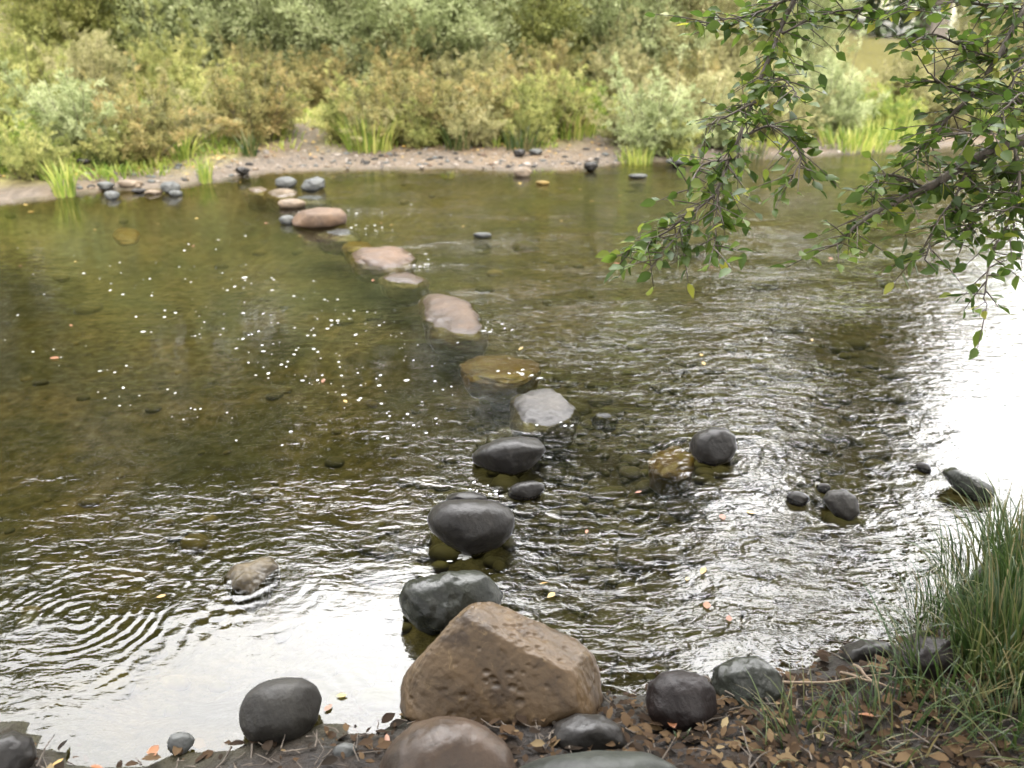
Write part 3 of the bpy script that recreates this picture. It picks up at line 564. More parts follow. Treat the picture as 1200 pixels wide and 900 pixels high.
SH = [ # kind, variant, u, depth, colour, label, scale
 ('low', 0, 12, 9.35, 'lime', 'yellow-green bush at the far left water edge', .62), ('low', 1, 105, 10.05, 'sage', 'grey-green bush standing behind the yellow-green one on the left shore', 1.05),
 ('low', 2, 172, 9.95, 'russet', 'brown bush right of the grey-green one on the left shore', .9), ('low', 0, 250, 11.70, 'olive', 'olive bush behind the sand left of the path', .9),
 ('low', 1, 298, 11.28, 'russet', 'russet rounded bush immediately left of the sandy path', 1.05), ('low', 2, 405, 11.48, 'olive', 'dark green bush immediately right of the sandy path', .75),
 ('low', 0, 462, 11.38, 'russet', 'russet bush behind the bright reeds', .95), ('low', 1, 520, 11.58, 'russet', 'brown bush in the middle of the beach behind', 1.0),
 ('low', 2, 580, 11.68, 'russet', 'rust-tipped bush above the middle of the beach', .9), ('low', 0, 640, 11.78, 'olive', 'olive bush over the right half of the beach', .9),
 ('low', 1, 690, 12.48, 'lime', 'light green bush behind the top of the sand slope', .7), ('low', 2, 765, 10.88, 'sage', 'pale bush at the water edge right of the beach', .95),
 ('low', 0, 815, 11.48, 'straw', 'straw-coloured bush behind the hanging branch tip', .95), ('low', 1, 870, 12.08, 'straw', 'pale brown bush behind the hanging branch', 1.0),
 ('low', 2, 965, 12.18, 'sage', 'pale grey bush seen between the two hanging branches', 1.0), ('low', 0, 1035, 12.48, 'lime', 'bright green low bush by the far right bank', .6),
 ('low', 1, 1110, 12.88, 'straw', 'straw bush behind the right hanging branch', .8), ('low', 2, 1190, 13.48, 'olive', 'olive bush at the far right end of the bank', .8),
 ('low', 2, 55, 10.75, 'olive', 'olive bush between the two left shore bushes and the slope', .95), ('low', 0, -40, 10.05, 'olive', 'olive bush cut by the left picture edge', 1.0),
 ('mid', 0, 30, 13.2, 'olive', 'olive shrub of the second row at the left end', 0.63), ('mid', 1, 120, 13.0, 'straw', 'straw-olive shrub of the second row behind the grey-green bush', 0.66),
 ('mid', 2, 205, 13.6, 'olive', 'olive shrub of the second row behind the brown bush', 0.66), ('mid', 0, 300, 13.6, 'russet', 'russet shrub of the second row behind the path', 0.66),
 ('mid', 1, 385, 14.0, 'russet', 'russet shrub of the second row closing the end of the path', 0.59), ('mid', 2, 470, 13.8, 'russet', 'russet-topped shrub of the second row behind the reeds', 0.69),
 ('mid', 0, 555, 13.8, 'straw', 'straw shrub of the second row above the beach', 0.66), ('mid', 1, 640, 14.0, 'russet', 'brown shrub of the second row above the beach', 0.66),
 ('mid', 2, 720, 14.2, 'straw', 'brownish straw shrub of the second row above the sand slope', 0.69), ('mid', 0, 800, 14.0, 'russet', 'brown shrub of the second row behind the pale bush', 0.66),
 ('mid', 1, 880, 14.6, 'straw', 'pale straw shrub of the second row behind the hanging branch', 0.63), ('mid', 2, 960, 15.0, 'sage', 'pale sage shrub of the second row between the branches', 0.56),
 ('mid', 0, 1060, 15.2, 'straw', 'straw shrub of the second row behind the right branch', 0.53), ('mid', 1, 1160, 15.5, 'straw', 'straw shrub of the second row at the right end', 0.53),
 ('low', 0, 40, 9.05, 'olive', 'small olive bush at the far left shore between the yellow-green tuft and the bush', .55), ('low', 1, 138, 9.65, 'olive', 'small olive bush tucked between the grey-green and the brown bush', .6),
 ('low', 2, 215, 10.70, 'straw', 'straw bush between the brown bush and the olive one', .7), ('low', 0, 330, 11.78, 'olive', 'small olive bush at the left edge of the sandy path', .55),
 ('low', 1, 432, 11.08, 'straw', 'small straw bush among the bright reeds', .6), ('low', 2, 492, 11.18, 'olive', 'small olive bush right of the bright reeds', .6),
 ('low', 0, 550, 11.18, 'straw', 'small straw bush at the edge of the middle beach', .6), ('low', 1, 612, 11.28, 'olive', 'small olive bush behind the dark stone on the sand', .6),
 ('low', 2, 665, 11.88, 'russet', 'small russet bush left of the sand slope', .65), ('low', 0, 728, 11.38, 'straw', 'small straw bush left of the pale water-edge bush', .6),
 ('low', 1, 790, 10.78, 'olive', 'small olive bush overhanging the water right of the pale bush', .55), ('low', 2, 845, 11.18, 'sage', 'small pale bush at the water edge behind the hanging branch', .65),
 ('low', 0, 920, 11.78, 'straw', 'small straw bush at the far bank left of the bright weeds', .7), ('low', 1, 1150, 12.68, 'lime', 'green bush at the far right bank end', .6),
 ('tall', 0, 105, 15.1, 'olive', 'tall olive willow at the left of the back row', 1.00), ('tall', 1, 200, 15.6, 'sage', 'tall sage willow, second of the back row from the left', 1.12),
 ('tall', 2, 290, 16.1, 'sage', 'tall sage willow above the path', 1.18), ('tall', 0, 380, 15.6, 'sage', 'tall silvery willow above the right side of the path', 1.18),
 ('tall', 1, 465, 15.1, 'sage', 'tall silvery willow in the middle of the back row', 1.12), ('tall', 2, 550, 15.6, 'sage', 'tall silvery green willow above the middle beach', 1.18),
 ('tall', 0, 640, 15.9, 'olive', 'tall olive willow above the right half of the beach', 1.12), ('tall', 1, 730, 15.6, 'sage', 'tall pale willow above the sand slope', 1.12),
 ('tall', 2, 815, 16.1, 'straw', 'tall straw willow left of the hanging branch', 1.06), ('tall', 0, 900, 17.1, 'sage', 'tall pale willow just behind the left hanging branch', 0.94),
 ('tall', 2, 1160, 18.1, 'straw', 'tall straw willow behind the right hanging branch', 0.83),
]
for i, (k, va, u, d, m, lab, s) in enumerate(SH): shrub(k, va, u, d, m, lab, s)

# grass tufts and reeds on the far bank
def tuft(u, v, h, base, n, w, mat, label, name='grass_clump', spread=.5, droop=.5, z=None, seed=1, cat='grass', group=None, zoff=0.):
    P = at(u, v, 0 if z is None else z); zz = float(height(P[0], P[1])[0]) if z is None else z
    if z is None: P = at(u, v, zz); zz = float(height(P[0], P[1])[0])
    V, Fq, T = blades(base, h, spread, n, w, droop, seed)
    o = link(name, mesh_arrays(name, V, Fq, attrs={'tone': T}), LM[mat]); o.location = (P[0], P[1], zz+zoff)
    return tag(o, label, cat, group)
tuft(242, 221, .30, .07, 90, .010, 'lime', 'bright green grass tuft standing in the far left shallows', seed=3, spread=.3)
tuft(76, 226, .40, .10, 110, .012, 'lime', 'yellow-green grass tuft at the far left water edge', seed=4, spread=.4)
tuft(120, 190, .28, .12, 80, .012, 'grass', 'dark green grass tuft under the grey-green bush', seed=5)
tuft(213, 180, .40, .12, 60, .018, 'lime', 'broad-leaved green plant at the foot of the brown bush', seed=6, spread=.7)
tuft(292, 172, .35, .08, 50, .02, 'grass', 'green reeds in front of the russet bush left of the path', seed=7)
tuft(432, 172, .55, .30, 170, .022, 'lime', 'bright pale reeds right of the sandy path', name='reeds', seed=8, cat='reeds')
tuft(538, 172, .45, .2, 60, .02, 'grass', 'green reeds at the foot of the brown bush mid beach', name='reeds', seed=9, cat='reeds')
tuft(612, 172, .4, .2, 70, .02, 'grass', 'green reeds behind the dark stone on the sand', name='reeds', seed=10, cat='reeds')
tuft(670, 150, .5, .35, 150, .018, 'lime', 'light green reeds at the top of the sand slope', name='reeds', seed=11, cat='reeds')
tuft(712, 148, .3, .25, 120, .03, 'lime', 'bright green weeds at the right edge of the sand slope', seed=12)
tuft(745, 188, .3, .2, 120, .014, 'lime', 'yellow grass at the foot of the pale bush right of the beach', seed=13)
tuft(1000, 172, .35, .4, 200, .02, 'lime', 'bright green weeds on the far right bank between the branches', seed=14)
tuft(1040, 165, .4, .4, 200, .02, 'lime', 'tall bright weeds behind the right branch on the far bank', seed=15)
tuft(525, 216, .10, .07, 40, .012, 'lime', 'small yellow-green weed in the shallows off the mid beach', seed=16, spread=.9)
tuft(632, 197, .08, .16, 120, .012, 'lime', 'mat of yellow moss grass around the cream stone', seed=17, spread=.8)
tuft(800, 186, .2, .2, 90, .014, 'lime', 'low yellow weeds at the water edge under the hanging branch', seed=18)
tuft(880, 181, .2, .25, 90, .014, 'grass', 'low green weeds at the water edge behind the left branch', seed=19)
# low ground cover under the shrubs
Vs, Fs, Ts, off = [], [], [], 0
for k in range(1300):
    u = random.uniform(-150, 1350); Yw = random.uniform(9., 17)
    xw = (u-600)/F*(Yw*.91+.7); z, dn, df = height(xw, Yw)
    if df < (.40 if u < 230 or u > 780 else .75)+.4*math.sin(u*.021)**2 or (abs(u-358) < 22 and df < 3.2) or (660 < u < 722 and df < 2.1) or (230 < u < 730 and df < 1.2): continue
    V, Fq, T = blades(.22, random.uniform(.12, .28), .8, 26, .02, .5, k); V = V+np.array([xw, Yw, float(z)])
    Vs.append(V); Fs.append(Fq+off); Ts.append(T*.6+random.uniform(0, .4)); off += len(V)
tag(link('ground_cover', mesh_arrays('ground_cover', np.concatenate(Vs), np.concatenate(Fs), attrs={'tone': np.concatenate(Ts)}), LM['lime']), 'yellow-green weeds covering the ground beneath the far shrubs', 'undergrowth', kind='stuff')

# ------------------------------------------------------------------ trees beyond the shrubs (the river mirrors them)
def crown_mesh(blobs, n, Ll, seed):
    r = np.random.default_rng(seed); P, T = [], []
    for (cx, cy, cz, rx, ry, rz) in blobs:
        m = n//len(blobs); d = unit(r.normal(size=(m, 3))); rad = r.random(m)**.4
        ph = np.sin(d[:, 0]*5+cx)*np.sin(d[:, 1]*4+cz)*np.sin(d[:, 2]*6+cy)
        P.append(np.array([cx, cy, cz])+d*rad[:, None]*np.array([rx, ry, rz])*(1+.35*ph)[:, None]); T.append(np.clip(.45+.5*ph+r.normal(0, .2, m), 0, 1))
    P, T = np.concatenate(P), np.concatenate(T); m = len(P)
    global rng
    rng = r
    V, Fc, k = leaf_arrays(P, r.normal(size=(m, 3)), Ll*r.uniform(.7, 1.3, m), Ll*.6*r.uniform(.7, 1.3, m))
    return mesh_arrays('crown', V, Fc, smooth=False, attrs={'tone': np.repeat(T, k)})
def far_tree(az, d, h, w, label, seed, low=.10, n=26000, leaf=.25):
    a = math.radians(az); x, y = math.sin(a)*d, math.cos(a)*d; z = float(height(x, y)[0])
    r = empty('tree', (x, y, z), label, 'tree', 'trees beyond the far shrubs'); rr = random.Random(seed)
    tr = smooth_path([(0, 0, -.2), (.1, 0, h*.3), (-.1, .1, h*.6), (.05, 0, h*.92)], 10); paths = [(tr, np.linspace(h*.022, .03, 10))]; blobs = []
    for k in range(9):
        f = low+(.92-low)*k/8; e = (1-abs(f-.5)*1.1)*w*.5; an = rr.uniform(0, 6.28); c = np.array([math.cos(an)*e*.55, math.sin(an)*e*.55, f*h])
        b0 = np.array([0, 0, f*h*.85]); paths.append((smooth_path([b0, (b0+c)/2+np.array([0, 0, .2]), c], 6), np.linspace(.05, .015, 6)))
        blobs.append((*c, e*.8, e*.8, h*.11)); blobs.append((-c[0]*.9, -c[1]*.9, c[2]+h*.03, e*.75, e*.75, h*.10))
    tv, tf = tubes(paths, 7); link('trunk', mesh_arrays('trunk', tv, tf), BKG, r)
    link('crown', crown_mesh(blobs, n, leaf, seed), LM['crown'], r); return r
for i, (az, d, h, w, lab) in enumerate([
    (-40, 26, 14.5, 9, 'broad tree beyond the far left shrubs'), (-31, 27, 15.5, 8, 'tree beyond the shrubs on the left'), (-22, 26, 15, 8, 'tree beyond the grey-green and brown bushes'), (-13, 27, 15.2, 8, 'tree beyond the sandy path'),
    (-4, 26, 16, 7.5, 'tree beyond the middle of the beach'), (4.5, 25, 23, 7, 'tallest tree beyond the right half of the beach'), (11, 26, 23, 5, 'tall narrow tree beyond the pale bush'), (16.5, 27, 10.5, 4.5, 'shorter tree between the tall narrow one and the slim one'), (20.0, 29, 9.0, 3.5, 'low rounded tree just left of the slim one'), (28.5, 28, 6.5, 4.0, 'lowest tree at the right end of the trees'), (-48, 27, 14, 9, 'outermost tree at the left end of the trees'), (24.3, 26, 20, 4.6, 'slim tree beyond the hanging branches')]):
    far_tree(az, d, h, w, lab, 50+i)

# ------------------------------------------------------------------ alder on the near bank with the branches hanging into the view
TB = np.array([3.3, .9, .2]); TB[2] = float(height(TB[0], TB[1])[0])
alder = empty('alder_tree', TB, 'leafy tree on the near bank whose dark green branches hang down at top right', 'tree')
trunkp = [(smooth_path([TB+np.array([0, 0, -.2]), TB+np.array([-.05, .05, 1.5]), TB+np.array([.1, 0, 3.2]), TB+np.array([0, -.3, 6.0]), TB+np.array([-.2, -.6, 8.2])], 16), np.linspace(.19, .03, 16))]
tv, tf = tubes(trunkp, 12); link('trunk', mesh_arrays('trunk', tv-TB, tf), BKG, alder)
BR = [ # (points as u, v, depth) then thickness; each begins on a limb that comes off the trunk
 dict(root=[TB+np.array([0, 0, 2.0]), np.array([2.6, 1.9, 2.1])], px=[(1330, 120, 2.75), (1200, 166, 2.7), (1135, 192, 2.66), (1090, 222, 2.62), (1050, 243, 2.6), (1010, 272, 2.55), (978, 297, 2.5)], r=(.034, .022, .003), dens=.9),
 dict(root=[TB+np.array([0, 0, 2.6]), np.array([2.3, 1.9, 2.7])], px=[(1260, -90, 2.8), (1200, 10, 2.8), (1168, 70, 2.75), (1140, 110, 2.7), (1095, 150, 2.65), (1065, 190, 2.6)], r=(.03, .013, .003), dens=1.1),
 dict(root=[TB+np.array([0, 0, 3.2]), np.array([2.2, 1.8, 3.2]), np.array([1.4, 2.3, 2.8])], px=[(985, -110, 2.9), (940, -15, 2.85), (915, 40, 2.8), (893, 95, 2.75), (878, 140, 2.7), (860, 185, 2.65), (842, 225, 2.6), (800, 258, 2.55), (745, 292, 2.5)], r=(.026, .010, .002), dens=1.0),
 dict(root=[], px=[(1188, 168, 2.68), (1195, 215, 2.5), (1180, 262, 2.45), (1160, 295, 2.42), (1152, 325, 2.4), (1150, 352, 2.4)], r=(.008, .005, .0015), dens=.7),
 dict(root=[], px=[(940, -15, 2.85), (900, 10, 2.8), (860, 22, 2.75), (815, 28, 2.7)], r=(.008, .005, .002), dens=.85),
 dict(root=[], px=[(915, 40, 2.8), (960, 20, 2.75), (1010, 15, 2.7)], r=(.007, .004, .002), dens=.8),
 dict(root=[], px=[(893, 95, 2.75), (918, 92, 2.65), (938, 112, 2.6)], r=(.006, .004, .002), dens=.8),
 dict(root=[], px=[(870, 160, 2.68), (905, 150, 2.6), (935, 185, 2.55), (930, 225, 2.5)], r=(.006, .004, .002), dens=1.05),
 dict(root=[], px=[(860, 185, 2.65), (825, 195, 2.6), (810, 230, 2.55)], r=(.006, .004, .002), dens=.8),
 dict(root=[], px=[(885, 120, 2.7), (850, 135, 2.68), (825, 145, 2.65)], r=(.006, .004, .002), dens=.7),
 dict(root=[], px=[(842, 225, 2.6), (838, 260, 2.55), (835, 300, 2.5)], r=(.005, .003, .0015), dens=.7),
 dict(root=[], px=[(800, 258, 2.55), (790, 285, 2.5), (770, 312, 2.48)], r=(.005, .003, .0015), dens=.7),
 dict(root=[], px=[(1090, 222, 2.62), (1045, 205, 2.55), (1010, 225, 2.5)], r=(.006, .004, .002), dens=.8),
 dict(root=[], px=[(1135, 192, 2.66), (1120, 230, 2.55), (1095, 262, 2.5), (1075, 300, 2.48)], r=(.007, .004, .002), dens=1.),
 dict(root=[], px=[(1165, 180, 2.66), (1160, 225, 2.55), (1130, 270, 2.5)], r=(.006, .004, .002), dens=1.),
 dict(root=[], px=[(1140, 110, 2.7), (1105, 95, 2.6), (1090, 75, 2.55)], r=(.006, .004, .002), dens=1.),
 dict(root=[], px=[(1168, 70, 2.75), (1115, 50, 2.65), (1090, 40, 2.6), (1075, 55, 2.55)], r=(.006, .004, .002), dens=.9),
 dict(root=[], px=[(1200, 10, 2.8), (1140, 5, 2.75), (1080, -5, 2.7), (1060, 15, 2.6)], r=(.006, .004, .002), dens=.9),
 dict(root=[], px=[(1230, 40, 2.75), (1190, 90, 2.6), (1180, 140, 2.55)], r=(.006, .004, .002), dens=.9),
 dict(root=[], px=[(1230, 150, 2.6), (1200, 110, 2.5), (1150, 150, 2.45), (1110, 160, 2.45)], r=(.006, .004, .002), dens=1.1),
 dict(root=[], px=[(1230, 190, 2.6), (1210, 230, 2.45), (1185, 250, 2.4)], r=(.006, .004, .002), dens=1.1),
]
rng = np.random.default_rng(101)
LP, LA, LT, LL = [], [], [], []
def leafy(path, dens, lmin=.030, lmax=.052, spread=.175):
    seg = np.linalg.norm(np.diff(path, axis=0), axis=1); tot = seg.sum(); n = int(tot/.0122*dens); out = []
    cum = np.concatenate([[0], np.cumsum(seg)])
    for k in range(n):
        s = tot*(k+rng.random())/n; i = min(np.searchsorted(cum, s)-1, len(seg)-1); i = max(i, 0); f = (s-cum[i])/max(seg[i], 1e-6)
        p = path[i]+(path[i+1]-path[i])*f; tdir = unit(path[i+1]-path[i])
        d = unit(rng.normal(0, 1, 3)*np.array([1, .8, .38])+tdir*.7+np.array([0, 0, .04])); ln = spread*rng.uniform(.25, 1.)
        tp = np.array([p+d*ln*t+np.array([0, 0, -.10*ln*t*t]) for t in np.linspace(0, 1, 5)]); out.append((tp, np.linspace(.0022, .001, 5)))
        m = rng.integers(2, 5)
        for j in range(m):
            t = (j+1)/m; q = tp[min(int(t*4), 3)]; q = tp[0]+(tp[-1]-tp[0])*t if t < 1 else tp[-1]
            LP.append(q); LA.append(d*.9+rng.normal(0, .7, 3)*np.array([1, 1, .45])+np.array([0, 0, -.10])); LT.append(np.clip(rng.beta(1.6, 3)+(.5 if rng.random() < .04 else 0), 0, 1)); LL.append(rng.uniform(lmin, lmax))
    return out
for b in BR:
    pts = [np.asarray(p) for p in b['root']]+[pd(*p) for p in b['px']]
    path = smooth_path(pts, 6*len(pts)); n = len(path); nr = int(n*len(b['root'])/len(pts)); r0, r1, r2 = b['r']
    path = path+np.cumsum(rng.normal(0, .003, path.shape), 0)*(np.linspace(0, 1, n)[:, None])
    rad = np.concatenate([np.linspace(r0*1.4, r1, max(nr, 1)), np.linspace(r1, r2, n-max(nr, 1))])
    tw = leafy(path[max(nr-2, 0):], b['dens'])
    bo_v, bo_f = tubes([(path, rad)]+tw, 6)
    link('branch', mesh_arrays('branch', bo_v-TB, bo_f), BK, alder)
n = len(LP); V, Fc, k = leaf_arrays(np.array(LP), np.array(LA), LL, np.array(LL)*rng.uniform(.5, .68, n), fold=.12, ovate=True, flat=.35)
me = mesh_arrays('leaves', V-TB, Fc, attrs={'tone': np.repeat(LT, k)}); fo = link('hanging_leaves', me, LM['alder'], alder)
# crown out of view, spread wide over the viewpoint to shade the foreground
blobs = [(x+random.uniform(-.3, .3)-TB[0], y+random.uniform(-.3, .3)-TB[1], z+random.uniform(-.4, .4)-TB[2], 1.5, 1.5, .9)
         for x, y, z in [(3.3, .5, 7.6), (1.8, -.5, 6.6), (4.6, .8, 6.2), (3.0, -1.8, 6.4), (.2, -1.2, 5.6), (5.8, -.6, 5.2), (1.6, -2.8, 5.2), (-1.4, -1.6, 5.0), (4.2, 2.3, 5.2), (2.4, .9, 5.0), (-2.8, -1.2, 4.6), (-.6, -.3, 5.0), (1.0, .6, 4.9), (-2.5, -3, 5.5), (0, -3.5, 6.), (2., -4, 6), (-1., -2.4, 4.), (1.2, -2.2, 3.9), (-4.5, -2.5, 5.), (4, -3.5, 4.5), (-3.4, -.2, 5.2), (3.6, 3.4, 4.2)]]
link('crown', crown_mesh(blobs, 56000, .14, 77), LM['crown'], alder)
lim = [(smooth_path([TB+np.array([0, 0, 3.0+.25*i]), TB+np.array([b[0]*.4, b[1]*.4, 2.+b[2]*.5]), TB+np.array(b[:3])], 8), np.linspace(.07, .015, 8)) for i, b in enumerate(blobs)]
lv, lf = tubes(lim, 7); link('limbs', mesh_arrays('limbs', lv-TB, lf), BKG, alder)

# ------------------------------------------------------------------ near bank: grass, litter, leaves, twigs
def btuft(u, v, h, base, n, w, label, mat='grass', spread=.5, droop=.5, seed=1, z=.1): return tuft(u, v, h, base, n, w, mat, label, spread=spread, droop=droop, seed=seed, z=float(height(*at(u, v, z)[:2])[0]))
btuft(1186, 795, .38, .13, 430, .0065, 'tall dark green grass clump at the right edge of the bank', spread=.5, seed=31, droop=.8)
btuft(1232, 720, .40, .15, 380, .0065, 'tall grass clump behind the first at the right picture edge', spread=.5, seed=32)
btuft(1120, 810, .26, .14, 150, .006, 'short thin grass in front of the tall clump', spread=.9, seed=33)
btuft(960, 880, .16, .14, 110, .004, 'sparse thin grass in the leaf litter at bottom right', spread=.9, seed=34)
btuft(1060, 870, .18, .16, 120, .004, 'sparse thin grass below the short grass at bottom right', spread=.9, seed=35)
btuft(1110, 735, .22, .12, 170, .005, 'short grass at the waterline left of the tall clump', spread=.8, seed=41, droop=.7)
btuft(1150, 690, .26, .13, 200, .0055, 'medium grass overhanging the water between short grass and the picture edge', spread=.8, seed=42, droop=.8)
btuft(1195, 650, .28, .14, 220, .0055, 'farthest grass at the right edge overhanging the water', spread=.7, seed=43, droop=.7)
btuft(683, 832, .085, .012, 7, .011, 'small green shoot at the foot of the big brown boulder', spread=1.0, seed=36, droop=.4)
btuft(795, 868, .05, .012, 7, .009, 'tiny green shoot in front of the maroon stone', spread=.9, seed=38)
btuft(1185, 865, .2, .1, 120, .005, 'low grass in the bottom right corner', spread=.9, seed=37)

def bank_leaf_arrays(P, L, W, seed):
    r = np.random.default_rng(seed); n = len(P); a = r.uniform(0, 6.28, n); A = np.stack([np.cos(a), np.sin(a), r.normal(0, .22, n)], 1)
    global rng
    rng = r
    return leaf_arrays(P, A, L, np.asarray(W)*r.uniform(.55, 1.1, n), fold=.10, ovate=True, flat=1.3)
P = []
while len(P) < 2700:
    u, v = random.uniform(-60, 1300), random.uniform(735, 960)
    q = at(u, v, .08); z, dn, df = height(q[0], q[1])
    if dn < -.16 or (dn < .015 and random.random() > .4*(1+dn/.16)+.4*(370 < u < 450)): continue
    dens = .10 if u < 400 else (.4 if u < 680 else .9); dens *= .45+1.1*max(0, .5+float(fbm(q[0], q[1], 3.)))
    if random.random() > dens: continue
    P.append((q[0], q[1], float(z)+random.uniform(.003, .022)))
P = np.array(P); n = len(P); L_ = np.random.default_rng(3).lognormal(-3.75, .55, n).clip(.008, .046)
V, Fc, k = bank_leaf_arrays(P, L_, L_*.6, 5)
tag(link('leaf_litter', mesh_arrays('leaf_litter', V, Fc, attrs={'tone': np.repeat(np.random.default_rng(8).beta(1.1, 1.9, n), k)}), LM['litter']), 'brown fallen leaves covering the near muddy bank', 'leaf litter', kind='stuff')

def one_leaf(u, v, L, mat, label, z=None, water=False, group=None, seed=0, name='fallen_leaf'):
    q = at(u, v, 0 if water else .08)
    zz = .004 if water else float(height(q[0], q[1])[0])+.025
    if z is not None: q = at(u, v, z); zz = z
    V, Fc, k = bank_leaf_arrays(np.zeros((1, 3)), [L], [L*.62], seed)
    if water: V[:, 2] *= .25
    o = link(name, mesh_arrays(name, V, Fc, attrs={'tone': np.full(k, random.random())}), LM[mat]); o.location = (q[0], q[1], zz+.002)
    return tag(o, label, 'leaf', group)
for i, (u, v, L, m, lab) in enumerate([
    (73, 883, .04, 'yellowleaf', 'yellow fallen leaf on the mud near the bottom left corner'), (103, 890, .035, 'orangeleaf', 'orange-brown leaf on the mud right of the yellow one'), (180, 875, .05, 'orangeleaf', 'long orange leaf at the muddy edge by the small blue-grey stone'),
    (453, 858, .035, 'orangeleaf', 'bright orange leaf left of the grey-brown boulder'), (438, 868, .04, 'litter', 'dull pink-brown leaf left of the grey-brown boulder'), (583, 842, .03, 'lime', 'yellow-green narrow leaf at the foot of the big brown boulder'),
    (605, 850, .04, 'litter', 'pinkish-brown leaf between the boulder and the half buried stone'), (678, 832, .035, 'orangeleaf', 'orange leaf by the green shoot at the boulder foot'), (858, 860, .045, 'litter', 'large tan leaf on the litter below the grey-green stone'),
    (790, 862, .04, 'orangeleaf', 'orange leaf in front of the maroon stone'), (910, 850, .05, 'litter', 'curled brown leaf right of the maroon stone'), (1020, 868, .04, 'orangeleaf', 'orange-brown leaf among thin grass at bottom right')]):
    one_leaf(u, v, L, m, lab, seed=200+i)
for i, (u, v, L, m, lab) in enumerate([
    (826, 666, .042, 'yellowleaf', 'large yellow leaf floating right of the stepping stones'), (884, 603, .035, 'yellowleaf', 'yellow leaf floating below the round dark stone'), (845, 604, .035, 'orangeleaf', 'faint orange leaf floating left of the yellow one below the round stone'),
    (828, 715, .04, 'orangeleaf', 'orange-brown leaf floating near the maroon stone'), (752, 577, .03, 'orangeleaf', 'orange leaf floating in the riffle right of the egg-shaped stone'), (688, 622, .025, 'orangeleaf', 'small orange leaf floating nearest the egg-shaped stone'),
    (632, 686, .032, 'yellowleaf', 'pale yellow leaf floating behind the big boulder, upper of two'), (650, 696, .036, 'yellowleaf', 'pale yellow leaf floating behind the big boulder, lower of two'), (806, 678, .02, 'yellowleaf', 'small yellow leaf floating beside the large yellow leaf'),
    (855, 730, .03, 'orangeleaf', 'brown-orange leaf floating close to the wet grey-green stone'), (407, 816, .03, 'yellowleaf', 'pale yellow leaf floating right of the lone rounded stone'), (380, 835, .03, 'orangeleaf', 'orange leaf at the edge right of the lone rounded stone'),
    (195, 699, .03, 'yellowleaf', 'pale yellow leaf floating in the ring ripples'), (870, 788, .03, 'yellowleaf', 'yellow-green leaf stuck on the wet grey-green stone')]):
    one_leaf(u, v, L, m, lab, water=True, seed=300+i, name='floating_leaf', z=.06 if 'stuck' in lab else None)
for i in range(40):
    u = random.uniform(20, 1000); v = random.uniform(212, 330) if i < 32 else random.uniform(330, 480)
    m = 'yellowleaf' if i % 3 else 'orangeleaf'
    one_leaf(u, v, random.uniform(.03, .055), m, ('small yellow leaf drifting on the far half of the river' if i % 3 else 'small orange leaf drifting on the far half of the river'), water=True,
             group=('yellow leaves drifting on the river' if i % 3 else 'orange leaves drifting on the river'), seed=400+i, name='floating_leaf')
# small debris between the leaves, gravel and dead leaves on the far shore (uncountable)
dr = np.random.default_rng(21); paths = []
while len(paths) < 420:
    q = at(dr.uniform(-60, 1280), dr.uniform(740, 950), .08); z, dn, df = height(q[0], q[1])
    if dn < .03: continue
    a_, l_ = dr.uniform(0, 6.3), dr.lognormal(-3.1, .5); zz = float(z)+dr.uniform(.004, .02); d_ = np.array([math.cos(a_), math.sin(a_), dr.normal(0, .12)])*l_
    p_ = np.array([q[0], q[1], zz]); paths.append((np.array([p_, p_+d_*.5+dr.normal(0, .12*l_, 3)*np.array([1, 1, .2]), p_+d_]), np.array([.0022, .0018, .0008])*dr.uniform(.5, 1.5)))
tv, tf = tubes(paths, 4)
tag(link('twig_litter', mesh_arrays('twig_litter', tv, tf), BK), 'small dark twigs and stalks scattered through the near leaf litter', 'twig litter', kind='stuff')
d1_, f1_ = ico(1); Vs, Fs, Ts, off = [], [], [], 0
while len(Vs) < 2600:
    u = dr.uniform(-120, 1000); Yw = dr.uniform(9, 13); xw = (u-600)/F*(Yw*.91+.7); z, dn, df = height(xw, Yw)
    if df < -.25 or df > (1.1 if dr.random() < .85 else 2.5): continue
    r_ = dr.lognormal(-4.6, .45); w_ = d1_*(1+.25*dr.normal(size=(len(d1_), 1))).clip(.6, 1.4)*np.array([r_, r_*.8, r_*.55])
    Vs.append(w_+np.array([xw, Yw, float(z)+r_*.15])); Fs.append(f1_+off); Ts.append(np.full(len(d1_), dr.random())); off += len(d1_)
gvm, N = newmat('shore_gravel')
p = N.n('ShaderNodeBsdfPrincipled', _Roughness=.75); N.t.links.new(N.ramp(N.attr('tone'), [(0, (.03, .03, .032)), (.35, (.075, .065, .055)), (.65, (.14, .115, .09)), (1, (.24, .21, .18))]), p.inputs['Base Color']); finish(N, p.outputs[0])
tag(link('shore_gravel', mesh_arrays('shore_gravel', np.concatenate(Vs), np.concatenate(Fs), attrs={'tone': np.concatenate(Ts)}), gvm), 'mixed fine gravel strewn over the far sandy shore', 'gravel', kind='stuff')
P = []
while len(P) < 2600:
    u = dr.uniform(-150, 1300); Yw = dr.uniform(9, 14.5); xw = (u-600)/F*(Yw*.91+.7); z, dn, df = height(xw, Yw)
    if df < .05 or dr.random() > (.15+.85*sst(.2, 1.2, df))*(.25+1.5*max(0, .4+float(fbm(xw, Yw, 1.2)))): continue
    P.append((xw, Yw, float(z)+dr.uniform(.003, .03)))
P = np.array(P); n = len(P); L_ = dr.uniform(.03, .075, n); V, Fc, k = bank_leaf_arrays(P, L_, L_*.6, 15)
far_lit = leaf_mat('far_fallen_leaves', [(.05, .035, .018), (.13, .075, .028), (.26, .14, .04), (.36, .25, .06)], .6, .15, var=.15)
